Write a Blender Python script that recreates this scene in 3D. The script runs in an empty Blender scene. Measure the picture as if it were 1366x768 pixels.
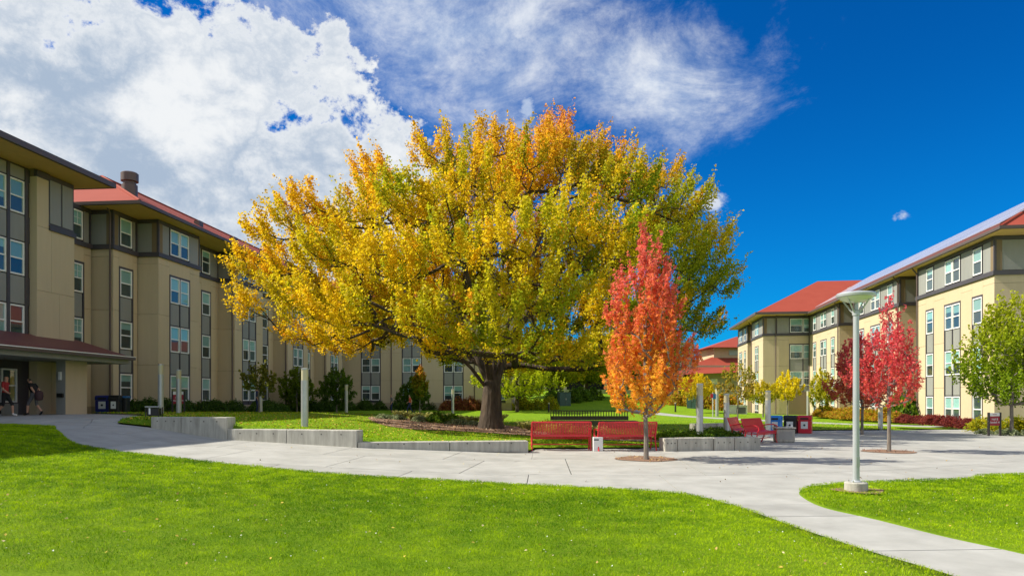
import bpy, bmesh, math, random
import numpy as np
from mathutils import Vector, Matrix, noise as mnoise

random.seed(7); rng = np.random.default_rng(7)
R = math.radians
scene = bpy.context.scene
C = scene.collection

# ------------------------------------------------------------------ camera
F = 930.0; CX = 683.0; HY = 532.0; CAMZ = 1.6     # focal (px of a 1366 wide picture), horizon row
cam_d = bpy.data.cameras.new('camera'); cam = bpy.data.objects.new('camera', cam_d); C.objects.link(cam)
cam.location = (0, 0, CAMZ); cam.rotation_euler = (R(90), 0, 0)
cam_d.sensor_width = 36; cam_d.lens = 36*F/1366; cam_d.shift_y = (HY-384)/1366
cam_d.clip_start = 0.1; cam_d.clip_end = 6000
scene.camera = cam
scene.render.resolution_x = 1024; scene.render.resolution_y = 575

# ------------------------------------------------------------------ sun + sky
SUN_EL = R(43); SUN_AZ = math.atan2(-1.0, 0.06)     # from +Y, clockwise towards +X
sd = Vector((math.sin(SUN_AZ)*math.cos(SUN_EL), math.cos(SUN_AZ)*math.cos(SUN_EL), math.sin(SUN_EL)))
sl = bpy.data.lights.new('sun', 'SUN'); sl.energy = 4.0; sl.angle = R(0.5); sl.color = (1.0, 0.92, 0.76)
so = bpy.data.objects.new('sun', sl); C.objects.link(so); so.location = (-40, 10, 50)
so.rotation_euler = (-sd).to_track_quat('-Z', 'Y').to_euler()

world = bpy.data.worlds.new('World'); scene.world = world; world.use_nodes = True
def build_world():
    nt = world.node_tree; N = nt.nodes; L = nt.links; N.clear()
    out = N.new('ShaderNodeOutputWorld'); bg = N.new('ShaderNodeBackground'); L.new(bg.outputs[0], out.inputs[0])
    bg.inputs['Strength'].default_value = 0.15
    sky = N.new('ShaderNodeTexSky'); sky.sky_type = 'NISHITA'; sky.sun_disc = False
    sky.sun_elevation = SUN_EL; sky.sun_rotation = SUN_AZ; sky.air_density = 1.0; sky.dust_density = 0.25; sky.ozone_density = 3.0
    def m(op, a, b=None, c=None, clamp=False):
        n = N.new('ShaderNodeMath'); n.operation = op; n.use_clamp = clamp
        for i, v in enumerate((a, b, c)):
            if v is None: continue
            if isinstance(v, (int, float)): n.inputs[i].default_value = v
            else: L.new(v, n.inputs[i])
        return n.outputs[0]
    def sstep(v, lo, hi):
        n = N.new('ShaderNodeMapRange'); n.interpolation_type = 'SMOOTHSTEP'
        L.new(v, n.inputs[0]); n.inputs[1].default_value = lo; n.inputs[2].default_value = hi
        return n.outputs[0]
    def mixc(f, a, b):
        n = N.new('ShaderNodeMix'); n.data_type = 'RGBA'
        for i, v in ((0, f), (6, a), (7, b)):
            if isinstance(v, (int, float)): n.inputs[i].default_value = v
            elif isinstance(v, tuple): n.inputs[i].default_value = v
            else: L.new(v, n.inputs[i])
        return n.outputs[2]
    tc = N.new('ShaderNodeTexCoord'); sep = N.new('ShaderNodeSeparateXYZ'); L.new(tc.outputs['Generated'], sep.inputs[0])
    x, y, z = sep.outputs
    az = m('ARCTAN2', x, y); el = m('ARCSINE', z)
    def noise(scale, detail, rough, off, stretch=1.5, dist=0.0):
        mp = N.new('ShaderNodeMapping'); mp.inputs['Location'].default_value = off; mp.inputs['Scale'].default_value = (1, 1, stretch)
        L.new(tc.outputs['Generated'], mp.inputs[0])
        n = N.new('ShaderNodeTexNoise'); n.inputs['Scale'].default_value = scale; n.inputs['Detail'].default_value = detail
        n.inputs['Roughness'].default_value = rough; n.inputs['Distortion'].default_value = dist
        L.new(mp.outputs[0], n.inputs[0]); return n.outputs[0]
    def pa(px, py):
        a = math.atan((px-CX)/F); e = math.atan((HY-py)/F*math.cos(a)); return a, e
    def blob(px, py, rx, re, openleft=False, tilt=0.0):
        a0, e0 = pa(px, py)
        da = m('SUBTRACT', az, a0); de = m('SUBTRACT', el, e0)
        if tilt: de = m('ADD', de, m('MULTIPLY', da, tilt))
        if openleft: da = m('MAXIMUM', da, m('MULTIPLY', da, 0.12))
        q = m('ADD', m('POWER', m('ABSOLUTE', m('DIVIDE', da, R(rx))), 2.0), m('POWER', m('ABSOLUTE', m('DIVIDE', de, R(re))), 2.0))
        return m('SUBTRACT', 1.0, m('SQRT', q))
    n1 = noise(6.0, 14, 0.64, (3.1, 0.4, 1.2), 1.35, 0.15)
    n1b = noise(17.0, 10, 0.66, (1.1, 7.4, 2.2), 1.2, 0.2)
    n3 = noise(5.5, 13, 0.72, (9.0, 2.0, 4.0), 1.9, 0.45)
    # cumulus mass filling the left of the sky and on round to the left
    b1 = blob(200, 262, 25.0, 16.5, True)
    back = m('SUBTRACT', m('MULTIPLY', sstep(m('ABSOLUTE', az), R(48), R(88)), 1.55), 1.0)  # unseen cloud added behind and beside the camera to brighten the shade
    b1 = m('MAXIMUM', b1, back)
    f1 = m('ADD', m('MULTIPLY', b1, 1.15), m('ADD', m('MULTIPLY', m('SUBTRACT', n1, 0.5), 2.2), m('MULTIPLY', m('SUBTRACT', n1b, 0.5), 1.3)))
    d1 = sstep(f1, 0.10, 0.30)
    # thinner broken sheet above the tree
    b2 = m('MAXIMUM', blob(600, 40, 23.0, 10.5, False, 0.10), blob(870, 112, 12.0, 6.0, False, 0.15))
    f2 = m('ADD', m('MULTIPLY', b2, 1.15), m('ADD', m('MULTIPLY', m('SUBTRACT', n3, 0.5), 2.3), m('MULTIPLY', m('SUBTRACT', n1b, 0.5), 0.8)))
    d2 = m('MULTIPLY', sstep(f2, 0.02, 1.45), 0.92)
    b3 = blob(948, 268, 2.0, 1.3); b4 = blob(1208, 285, 1.5, 0.75); b6 = blob(700, 142, 1.4, 2.0)
    sm = m('MAXIMUM', m('MAXIMUM', b3, m('SUBTRACT', b4, 0.5)), m('SUBTRACT', b6, 0.3))
    d3 = m('MULTIPLY', sstep(m('ADD', sm, m('MULTIPLY', m('SUBTRACT', noise(30.0, 6, 0.62, (2.3, 1.4, 0.2), 1.5, 0.3), 0.5), 2.4)), 0.1, 0.7), 0.8)
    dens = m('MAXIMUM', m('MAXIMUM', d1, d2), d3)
    # light and grey parts of the cloud
    g1 = noise(3.4, 7, 0.52, (5.0, 3.3, 0.7), 1.8, 0.2)
    g1s = noise(3.4, 7, 0.52, (5.0-sd.x*0.09, 3.3-sd.y*0.09, 0.7-0.09), 1.8, 0.2)
    relief = m('MULTIPLY', m('SUBTRACT', n1, g1s), 0.8)
    sh = sstep(m('ADD', m('ADD', g1, m('MULTIPLY', relief, 0.65)), m('MULTIPLY', m('SUBTRACT', n1b, 0.5), 0.62)), 0.40, 0.70)
    edge = sstep(f1, 0.15, 0.75)
    white = m('MAXIMUM', sh, m('MULTIPLY', m('SUBTRACT', 1.0, edge), 0.9))
    ccol = mixc(white, (1.35, 1.68, 2.15, 1), (2.95, 3.03, 3.1, 1))
    thin = mixc(sstep(m('ADD', m('MULTIPLY', n1b, 0.6), m('MULTIPLY', n3, 0.4)), 0.38, 0.64), (1.55, 1.95, 2.65, 1), (2.8, 2.95, 3.15, 1))
    isthin = m('GREATER_THAN', d2, d1)
    ccol2 = mixc(isthin, ccol, thin)
    # clear sky: polarised deep blue
    tint = N.new('ShaderNodeMix'); tint.data_type = 'RGBA'; tint.blend_type = 'MULTIPLY'; tint.inputs[0].default_value = 1
    L.new(sky.outputs[0], tint.inputs[6]); L.new(mixc(sstep(el, R(4), R(27)), (0.005, 0.235, 0.45, 1), (0.002, 0.182, 0.405, 1)), tint.inputs[7])
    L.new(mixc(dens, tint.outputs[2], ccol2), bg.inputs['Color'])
build_world()
vs = scene.view_settings
vs.view_transform = 'Standard'; vs.look = 'None'; vs.gamma = 1; vs.use_curve_mapping = False; vs.exposure = 1.0
scene.cycles.max_bounces = 8; scene.cycles.transparent_max_bounces = 12

# ------------------------------------------------------------------ terrain
def sst(a, b, v):
    t = np.clip((np.asarray(v, float)-a)/(b-a), 0, 1); return t*t*(3-2*t)
def ywall(x): return np.interp(x, [-40, -13, -11.12, -8.56, -4.45, 0.49, 0.70, 4.45, 4.68, 7.85], [24, 22.6, 21.5, 21.02, 20.11, 20.81, 22.3, 22.5, 21.4, 22.1])
def H(x, y):
    x = np.asarray(x, float); y = np.asarray(y, float)
    near = np.interp(x, [-60, -14, -12.5, -11.1, -9.7, -8.6, -6, -4, 0, 60], [.85, .84, .80, .72, .52, .38, .27, .18, 0, 0])
    inn = np.interp(x, [-60, -15, -10, -6, -3, 0, 3, 6, 60], [.85, .92, .90, .60, .33, .20, .08, 0, 0])
    far = np.interp(x, [-60, -15, -5, 0, 5, 60], [.85, .42, .31, .20, .08, -.05])
    s = sst(0.0, 0.30, y-ywall(x))
    i2 = inn*(1-sst(30, 60, y))+far*sst(30, 60, y)
    z = near*(1-s)+i2*s
    left = sst(-19, -24, x)                       # level strip along the left building
    z = z*(1-left)+np.maximum(z, .8)*left
    hill = sst(58, 135, y)*3.4*sst(-12, 8, x)*(1-sst(18, 27, x+0.0*(y-75)))
    return z+hill
def Hs(x, y): return float(H(x, y))
def g(px, py, tmax=160):
    dx, dz = (px-CX)/F, (HY-py)/F
    t = np.arange(4.0, tmax, 0.02); h = H(dx*t, t); below = (CAMZ+dz*t) < h
    i = int(np.argmax(below)) if below.any() else len(t)-1
    return float(dx*t[i]), float(t[i])
def at(px, d): return (px-CX)/F*d

# ------------------------------------------------------------------ materials
M = {}
def newmat(name):
    mt = bpy.data.materials.new(name); mt.use_nodes = True; M[name] = mt
    nt = mt.node_tree; return mt, nt, nt.nodes, nt.links, nt.nodes['Principled BSDF']
def mat(name, col, rough=0.6, var=0.0, scale=6.0, bump=0.0, bscale=40.0, metal=0.0, col2=None, spec=0.5, detail=6, stretch=(1, 1, 1), objvar=0.0):
    mt, nt, N, L, b = newmat(name)
    b.inputs['Roughness'].default_value = rough; b.inputs['Metallic'].default_value = metal; b.inputs['Specular IOR Level'].default_value = spec
    tc = N.new('ShaderNodeTexCoord')
    src = None
    if var > 0 or col2:
        mp = N.new('ShaderNodeMapping'); mp.inputs['Scale'].default_value = stretch; L.new(tc.outputs['Object'], mp.inputs[0])
        n = N.new('ShaderNodeTexNoise'); n.inputs['Scale'].default_value = scale; n.inputs['Detail'].default_value = detail; n.inputs['Roughness'].default_value = .62
        L.new(mp.outputs[0], n.inputs[0])
        r = N.new('ShaderNodeValToRGB'); r.color_ramp.elements[0].position = .3; r.color_ramp.elements[1].position = .72
        c2 = col2 or tuple(min(1, c*(1+var)) for c in col); c1 = col if col2 else tuple(c*(1-var) for c in col)
        r.color_ramp.elements[0].color = (*c1, 1); r.color_ramp.elements[1].color = (*c2, 1)
        L.new(n.outputs[0], r.inputs[0]); src = r.outputs[0]
    if objvar > 0:
        oi = N.new('ShaderNodeObjectInfo'); mr = N.new('ShaderNodeMapRange'); L.new(oi.outputs['Random'], mr.inputs[0])
        mr.inputs[3].default_value = 1-objvar; mr.inputs[4].default_value = 1+objvar
        mx = N.new('ShaderNodeMix'); mx.data_type = 'RGBA'; mx.blend_type = 'MULTIPLY'; mx.inputs[0].default_value = 1
        if src: L.new(src, mx.inputs[6])
        else: mx.inputs[6].default_value = (*col, 1)
        L.new(mr.outputs[0], mx.inputs[7]); src = mx.outputs[2]
    if src: L.new(src, b.inputs['Base Color'])
    else: b.inputs['Base Color'].default_value = (*col, 1)
    if bump > 0:
        n2 = N.new('ShaderNodeTexNoise'); n2.inputs['Scale'].default_value = bscale; n2.inputs['Detail'].default_value = 8
        L.new(tc.outputs['Object'], n2.inputs[0]); bp = N.new('ShaderNodeBump'); bp.inputs['Strength'].default_value = bump; bp.inputs['Distance'].default_value = .02
        L.new(n2.outputs[0], bp.inputs['Height']); L.new(bp.outputs[0], b.inputs['Normal'])
    return mt
mat('stucco', (.545, .445, .295), .85, .045, 2.2, .25, 60, objvar=.035, stretch=(1.6, 1.6, .18), detail=8)
mat('wall_base', (.36, .29, .20), .9, .1, 3)
mat('joint', (.20, .15, .09), .9)
mat('trim', (.064, .058, .069), .55, .1, 5)
mat('panel_grey', (.265, .270, .256), .6, .08, 1.6, objvar=.05, stretch=(1.5, 1.5, .3))
mat('white_frame', (.84, .84, .83), .45)
mat('soffit', (.66, .43, .16), .8, .06, 4)
mat('gutter', (.10, .07, .062), .45)
mat('downpipe', (.11, .08, .075), .5)
mat('blind', (.42, .58, .56), .7, objvar=.25)
mat('room_dark', (.07, .08, .085), .9, objvar=.6)
mat('solar', (.46, .46, .52), .18, .05, 3, objvar=.1)  # grazing sky reflection is put into the pale base colour
mat('solar_frame', (.12, .04, .035), .5)
mat('canopy_red', (.16, .045, .04), .5, .12, 6)
mat('door_frame', (.72, .66, .52), .6)
mat('concrete_wall', (.27, .26, .23), .85, 0, 2.2, .35, 70, col2=(.52, .51, .46), stretch=(3.0, 3.0, .45), detail=9)
mat('slab', (.275, .275, .26), .82, 0, 1.3, .25, 90, col2=(.40, .40, .384), objvar=.06, detail=10)
mat('slab_joint', (.10, .095, .085), .95)
mat('bench_red', (.60, .028, .042), .38)
mat('bin_red', (.62, .012, .035), .35); mat('bin_blue', (.02, .22, .75), .35); mat('bin_navy', (.008, .02, .20), .35)
mat('bin_black', (.012, .012, .012), .4); mat('label_white', (.72, .74, .75), .6); mat('label_ink', (.03, .05, .06), .6)
mat('lid_blue', (.02, .16, .45), .4)
mat('metal_grey', (.47, .49, .51), .38, .08, 6, metal=.55)
mat('lens', (.52, .48, .33), .35); mat('pole_paint', (.46, .49, .53), .35, .10, 5, metal=.35, stretch=(1, 1, .2))
mat('lamp_lens', (.68, .70, .60), .25)
mat('steel', (.6, .6, .58), .3, metal=.9)
mat('sign_red', (.30, .012, .03), .5); mat('sign_post', (.025, .02, .02), .5)
mat('utility_green', (.035, .085, .075), .5, .15, 5); mat('ac_white', (.62, .62, .6), .5)
mat('deck_wood', (.12, .11, .065), .8, .25, 7); mat('stake', (.25, .20, .13), .8, .2, 10)
mat('mulch', (.10, .055, .035), .95, 0, 26, .8, 60, col2=(.34, .21, .14), detail=10)
mat('far_wall', (.50, .40, .27), .9, .06, 2); mat('dark_open', (.03, .028, .028), .9)
mat('skin', (.50, .28, .19), .55); mat('hair', (.03, .02, .015), .6); mat('shirt_red', (.36, .025, .03), .8); mat('cloth_black', (.012, .012, .014), .85)
mat('cloth_navy', (.02, .03, .09), .85); mat('shoe_white', (.75, .75, .75), .6); mat('shirt_orange', (.62, .11, .06), .8); mat('cloth_grey', (.12, .12, .13), .8)
mat('bag_dark', (.05, .02, .025), .7)

def roof_mat():
    mt, nt, N, L, b = newmat('roof_red'); b.inputs['Roughness'].default_value = .8; b.inputs['Specular IOR Level'].default_value = .2
    tc = N.new('ShaderNodeTexCoord'); n = N.new('ShaderNodeTexNoise'); n.inputs['Scale'].default_value = .9; n.inputs['Detail'].default_value = 8
    L.new(tc.outputs['Object'], n.inputs[0]); r = N.new('ShaderNodeValToRGB')
    r.color_ramp.elements[0].color = (.25, .045, .028, 1); r.color_ramp.elements[1].color = (.31, .062, .04, 1); L.new(n.outputs[0], r.inputs[0]); L.new(r.outputs[0], b.inputs['Base Color'])
roof_mat()
def glass_mat():
    mt, nt, N, L, b = newmat('glass'); N.remove(b); out = N['Material Output']
    gl = N.new('ShaderNodeBsdfGlossy'); gl.inputs['Roughness'].default_value = .03; gl.inputs['Color'].default_value = (.72, .80, .82, 1)
    tr = N.new('ShaderNodeBsdfTransparent'); tr.inputs['Color'].default_value = (.78, .90, .90, 1)
    lw_ = N.new('ShaderNodeLayerWeight'); lw_.inputs['Blend'].default_value = .5; fr = N.new('ShaderNodeMath'); fr.operation = 'POWER'; L.new(lw_.outputs['Facing'], fr.inputs[0]); fr.inputs[1].default_value = 4.0; mx = N.new('ShaderNodeMixShader')
    n = N.new('ShaderNodeTexNoise'); n.inputs['Scale'].default_value = 1.3; bp = N.new('ShaderNodeBump'); bp.inputs['Strength'].default_value = .05
    tc = N.new('ShaderNodeTexCoord'); L.new(tc.outputs['Object'], n.inputs[0]); L.new(n.outputs[0], bp.inputs['Height']); L.new(bp.outputs[0], gl.inputs['Normal'])
    ad = N.new('ShaderNodeMath'); ad.operation = 'ADD'; ad.inputs[1].default_value = .10; ad.use_clamp = True; L.new(fr.outputs[0], ad.inputs[0])
    L.new(ad.outputs[0], mx.inputs[0]); L.new(tr.outputs[0], mx.inputs[1]); L.new(gl.outputs[0], mx.inputs[2]); L.new(mx.outputs[0], out.inputs[0])
glass_mat()
def leaf_mat(name, transl=.35, rough=.5, spec=.25):
    mt, nt, N, L, b = newmat(name); out = N['Material Output']
    a = N.new('ShaderNodeAttribute'); a.attribute_name = 'Col'; b.inputs['Roughness'].default_value = rough; b.inputs['Specular IOR Level'].default_value = spec
    L.new(a.outputs['Color'], b.inputs['Base Color']); t = N.new('ShaderNodeBsdfTranslucent'); L.new(a.outputs['Color'], t.inputs['Color'])
    mx = N.new('ShaderNodeMixShader'); mx.inputs[0].default_value = transl; L.new(b.outputs[0], mx.inputs[1]); L.new(t.outputs[0], mx.inputs[2]); L.new(mx.outputs[0], out.inputs[0])
leaf_mat('leaf', .56, .5, .15); leaf_mat('grass_blade', .40, .6, .1); leaf_mat('litter', .1, .8, .1)
def bark_mat(name, c1, c2, sc=5.0, bump=.9):
    mt, nt, N, L, b = newmat(name); b.inputs['Roughness'].default_value = .9
    tc = N.new('ShaderNodeTexCoord'); mp = N.new('ShaderNodeMapping'); mp.inputs['Scale'].default_value = (1, 1, .22); L.new(tc.outputs['Object'], mp.inputs[0])
    n = N.new('ShaderNodeTexNoise'); n.inputs['Scale'].default_value = sc; n.inputs['Detail'].default_value = 10; n.inputs['Roughness'].default_value = .7; L.new(mp.outputs[0], n.inputs[0])
    v = N.new('ShaderNodeTexVoronoi'); v.inputs['Scale'].default_value = sc*1.7; L.new(mp.outputs[0], v.inputs[0])
    r = N.new('ShaderNodeValToRGB'); r.color_ramp.elements[0].position = .36; r.color_ramp.elements[1].position = .68
    r.color_ramp.elements[0].color = (*c1, 1); r.color_ramp.elements[1].color = (*c2, 1); L.new(n.outputs[0], r.inputs[0]); L.new(r.outputs[0], b.inputs['Base Color'])
    mu = N.new('ShaderNodeMath'); mu.operation = 'MULTIPLY'; L.new(n.outputs[0], mu.inputs[0]); L.new(v.outputs[0], mu.inputs[1])
    bp = N.new('ShaderNodeBump'); bp.inputs['Strength'].default_value = bump; bp.inputs['Distance'].default_value = .06; L.new(mu.outputs[0], bp.inputs['Height']); L.new(bp.outputs[0], b.inputs['Normal'])
bark_mat('bark_big', (.018, .011, .007), (.10, .07, .046)); bark_mat('bark_young', (.12, .10, .085), (.27, .24, .21), 9, .4)
def lawn_mat():
    mt, nt, N, L, b = newmat('lawn'); b.inputs['Roughness'].default_value = .85; b.inputs['Specular IOR Level'].default_value = .1
    tc = N.new('ShaderNodeTexCoord')
    def nz(s, d, r=.6):
        n = N.new('ShaderNodeTexNoise'); n.inputs['Scale'].default_value = s; n.inputs['Detail'].default_value = d; n.inputs['Roughness'].default_value = r; L.new(tc.outputs['Object'], n.inputs[0]); return n.outputs[0]
    r = N.new('ShaderNodeValToRGB'); e = r.color_ramp.elements
    e[0].position = .32; e[0].color = (.10, .20, .006, 1); e[1].position = .70; e[1].color = (.24, .38, .012, 1)
    L.new(nz(28, 10, .75), r.inputs[0])
    r2 = N.new('ShaderNodeValToRGB'); e = r2.color_ramp.elements; e[0].position = .38; e[0].color = (.85, .9, .8, 1); e[1].position = .72; e[1].color = (1.25, 1.12, 1.3, 1); L.new(nz(.7, 5), r2.inputs[0])
    mx = N.new('ShaderNodeMix'); mx.data_type = 'RGBA'; mx.blend_type = 'MULTIPLY'; mx.inputs[0].default_value = 1
    L.new(r.outputs[0], mx.inputs[6]); L.new(r2.outputs[0], mx.inputs[7]); L.new(mx.outputs[2], b.inputs['Base Color'])
    bp = N.new('ShaderNodeBump'); bp.inputs['Strength'].default_value = .8; bp.inputs['Distance'].default_value = .05; L.new(nz(45, 10, .8), bp.inputs['Height']); L.new(bp.outputs[0], b.inputs['Normal'])
lawn_mat()

# ------------------------------------------------------------------ mesh helpers
class MB:
    def __init__(s): s.v = []; s.f = []
    def add(s, vs, fs):
        o = len(s.v); s.v += [tuple(p) for p in vs]; s.f += [tuple(i+o for i in f) for f in fs]; return s
    def box(s, x0, x1, y0, y1, z0, z1, mtx=None):
        vs = [(x0, y0, z0), (x1, y0, z0), (x1, y1, z0), (x0, y1, z0), (x0, y0, z1), (x1, y0, z1), (x1, y1, z1), (x0, y1, z1)]
        if mtx: vs = [tuple(mtx @ Vector(p)) for p in vs]
        return s.add(vs, [(0, 3, 2, 1), (4, 5, 6, 7), (0, 1, 5, 4), (1, 2, 6, 5), (2, 3, 7, 6), (3, 0, 4, 7)])
    def tube(s, pts, rad, n=8, caps=True):
        pts = [Vector(p) for p in pts]; k = len(pts)
        if not hasattr(rad, '__len__'): rad = [rad]*k
        rings = []; prev = None
        for i, p in enumerate(pts):
            t = (pts[min(i+1, k-1)]-pts[max(i-1, 0)]).normalized()
            if prev is None: a = t.orthogonal().normalized()
            else:
                a = prev-t*prev.dot(t); a = a.normalized() if a.length > 1e-6 else t.orthogonal().normalized()
            prev = a; b = t.cross(a); rings.append([p+(a*math.cos(2*math.pi*j/n)+b*math.sin(2*math.pi*j/n))*rad[i] for j in range(n)])
        vs = [q for r in rings for q in r]; fs = []
        for i in range(k-1):
            for j in range(n):
                fs.append((i*n+j, i*n+(j+1) % n, (i+1)*n+(j+1) % n, (i+1)*n+j))
        if caps: fs.append(tuple(range(n-1, -1, -1))); fs.append(tuple((k-1)*n+j for j in range(n)))
        return s.add(vs, fs)
    def lathe(s, prof, n=20, c=(0, 0, 0)):
        vs = []; fs = []; k = len(prof)
        for r, z in prof:
            for j in range(n):
                a = 2*math.pi*j/n; vs.append((c[0]+r*math.cos(a), c[1]+r*math.sin(a), c[2]+z))
        for i in range(k-1):
            for j in range(n): fs.append((i*n+j, i*n+(j+1) % n, (i+1)*n+(j+1) % n, (i+1)*n+j))
        fs.append(tuple(range(n-1, -1, -1))); fs.append(tuple((k-1)*n+j for j in range(n)))
        return s.add(vs, fs)
    def mesh(s, name, m, smooth=False):
        me = bpy.data.meshes.new(name); me.from_pydata(s.v, [], s.f); me.update()
        if m: me.materials.append(M[m])
        if smooth:
            me.polygons.foreach_set('use_smooth', [True]*len(me.polygons))
            try: me.set_sharp_from_angle(angle=R(40))
            except Exception: pass
        return me
    def build(s, name, m, parent=None, loc=(0, 0, 0), rz=0.0, smooth=False, bevel=0.0):
        o = obj(name, s.mesh(name, m, smooth), parent, loc, rz)
        if bevel:
            b = o.modifiers.new('bevel', 'BEVEL'); b.width = bevel; b.segments = 2; b.limit_method = 'ANGLE'
        return o
def obj(name, data, parent=None, loc=(0, 0, 0), rz=0.0):
    o = bpy.data.objects.new(name, data); C.objects.link(o); o.location = loc; o.rotation_euler = (0, 0, rz)
    if parent: o.parent = parent
    return o
def tag(o, label=None, cat=None, group=None, kind=None):
    if label: o['label'] = label
    if cat: o['category'] = cat
    if group: o['group'] = group
    if kind: o['kind'] = kind
    return o
def thing(name, label, cat, loc=(0, 0, 0), rz=0.0, group=None):
    return tag(obj(name, None, None, loc, rz), label, cat, group)
def copy_tree(o, parent=None, loc=None, rz=None, label=None, group=None):
    c = o.copy(); C.objects.link(c)
    if parent: c.parent = parent
    if loc is not None: c.location = loc
    if rz is not None: c.rotation_euler = (0, 0, rz)
    if label: c['label'] = label
    if group: c['group'] = group
    for ch in list(o.children): copy_tree(ch, c)
    return c
def gp(px, py): x, y = g(px, py); return (x, y, Hs(x, y))

def sheet(name, poly, off, m, step=1.0, kind='structure', parent=None, skirt=0):
    bm = bmesh.new(); bm.faces.new([bm.verts.new((x, y, 0)) for x, y in poly])
    bmesh.ops.triangulate(bm, faces=bm.faces[:])
    for ax in (0, 1):
        lo = min(p[ax] for p in poly); hi = max(p[ax] for p in poly); k = math.ceil(lo/step)
        while k*step < hi:
            no = (1, 0, 0) if ax == 0 else (0, 1, 0); co = (k*step, 0, 0) if ax == 0 else (0, k*step, 0)
            bmesh.ops.bisect_plane(bm, geom=bm.verts[:]+bm.edges[:]+bm.faces[:], plane_co=co, plane_no=no); k += 1
    bm.verts.ensure_lookup_table()
    xs = np.array([v.co.x for v in bm.verts]); ys = np.array([v.co.y for v in bm.verts]); zs = H(xs, ys)+off
    for v, z in zip(bm.verts, zs): v.co.z = z
    bmesh.ops.recalc_face_normals(bm, faces=bm.faces[:])
    for f in bm.faces: f.normal_update()
    if sum(f.normal.z for f in bm.faces) < 0: bmesh.ops.reverse_faces(bm, faces=bm.faces[:])
    if skirt:
        ed = [e for e in bm.edges if e.is_boundary]; ex = bmesh.ops.extrude_edge_only(bm, edges=ed)
        for v in ex['geom']:
            if isinstance(v, bmesh.types.BMVert): v.co.z -= skirt
    me = bpy.data.meshes.new(name); bm.to_mesh(me); bm.free(); me.materials.append(M[m])
    me.polygons.foreach_set('use_smooth', [True]*len(me.polygons))
    o = obj(name, me, parent)
    if kind: o['kind'] = kind
    return o

# ------------------------------------------------------------------ ground, path slabs, lawns
def build_ground():
    xs = np.concatenate([[-3000, -900, -300, -120], np.arange(-60, 61, 1.5), [120, 300, 900, 3000]])
    ys = np.concatenate([[-400, -60], np.arange(-10, 150, 1.5), [200, 400, 1000, 4000]])
    X, Y = np.meshgrid(xs, ys); Z = H(X, Y)-.10-.5*(X > -25.5)*(X < 20)*(Y > -4)*(Y < 34)
    n, k = X.shape; vs = np.stack([X, Y, Z], -1).reshape(-1, 3)
    fs = [(i*k+j, i*k+j+1, (i+1)*k+j+1, (i+1)*k+j) for i in range(n-1) for j in range(k-1)]
    me = bpy.data.meshes.new('ground'); me.from_pydata(vs.tolist(), [], fs); me.materials.append(M['lawn']); tag(obj('ground', me), kind='structure')
build_ground()

def smooth_line(pts, n=6):
    k = len(pts); out = []
    for i in range(k-1):
        p0, p1, p2, p3 = (np.array(pts[min(max(i+d, 0), k-1)], float) for d in (-1, 0, 1, 2))
        for t in np.linspace(0, 1, n, endpoint=False):
            out.append(tuple(.5*((2*p1)+(-p0+p2)*t+(2*p0-5*p1+4*p2-p3)*t*t+(-p0+3*p1-3*p2+p3)*t**3)))
    out.append(tuple(pts[-1])); return out
def polyline_at(pts, t):
    p = np.array(pts, float); s = np.concatenate([[0], np.cumsum(np.hypot(*(p[1:]-p[:-1]).T))]); s /= s[-1]
    return np.array([np.interp(t, s, p[:, 0]), np.interp(t, s, p[:, 1])])
inner_l = [(-27, 33.5), (-19, 32.5), (-14.6, 28), (-12.6, 22.3), (-11.12, 21.5), (-8.56, 21.02), (-4.45, 20.11), (.49, 20.81), (.72, 22.3), (4.45, 22.5), (6.4, 22.9), (8.8, 25.5), (10.2, 33.5), (16, 35.5), (24, 36.5), (40, 38)]
outer_l = [(-27, 19), (-19, 19), (-14.5, 17.2), (-11, 14.3), (-8, 12.6), (-5, 11.9), (-1.6, 11.4), (1, 10.9), (2.8, 10.6), (5, 10.6), (8, 10.6), (12, 10.3), (20, 10), (40, 9.5)]
path = sheet('path', [tuple(p) for p in outer_l]+[tuple(p) for p in reversed(inner_l)], -.10, 'slab_joint', 1.0)
def slab_piece(fn, n=7, gap=.010):
    """fn(u, v) -> ground point, u and v from 0 to 1; the edges are drawn in by the joint."""
    lu = np.hypot(*(np.array(fn(1, .5))-np.array(fn(0, .5)))); lv = np.hypot(*(np.array(fn(.5, 1))-np.array(fn(.5, 0)))); gu, gv = gap/lu, gap/lv
    U = np.concatenate([[gu], np.linspace(0, 1, n+1)[1:-1], [1-gu]]); V = np.concatenate([[gv], np.linspace(0, 1, n+1)[1:-1], [1-gv]])
    vs = []; fs = []; k = n+1
    for v in V:
        for u in U: p = fn(u, v); vs.append((float(p[0]), float(p[1]), Hs(p[0], p[1])))
    for i in range(n):
        for j in range(n): fs.append((i*k+j, i*k+j+1, (i+1)*k+j+1, (i+1)*k+j))
    per = [j for j in range(n)]+[i*k+n for i in range(n)]+[n*k+n-j for j in range(n)]+[(n-i)*k for i in range(n)]
    o = len(vs)
    for q in per: vs.append((vs[q][0], vs[q][1], vs[q][2]-.115))
    for a in range(len(per)): b = (a+1) % len(per); fs.append((per[b], per[a], o+a, o+b))
    mb = MB(); mb.add(vs, fs); return mb
def slab_quad(c4):
    c = np.array(c4, float)
    return slab_piece(lambda u, v: c[0]*(1-u)*(1-v)+c[1]*u*(1-v)+c[2]*u*v+c[3]*(1-u)*v)
NT = 26; rows = [0, .34, .68, 1.0]
outer_s = smooth_line(outer_l, 8); inner_s = inner_l
def band(t, r): return polyline_at(outer_s, t)*(1-r)+polyline_at(inner_s, t)*r
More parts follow.
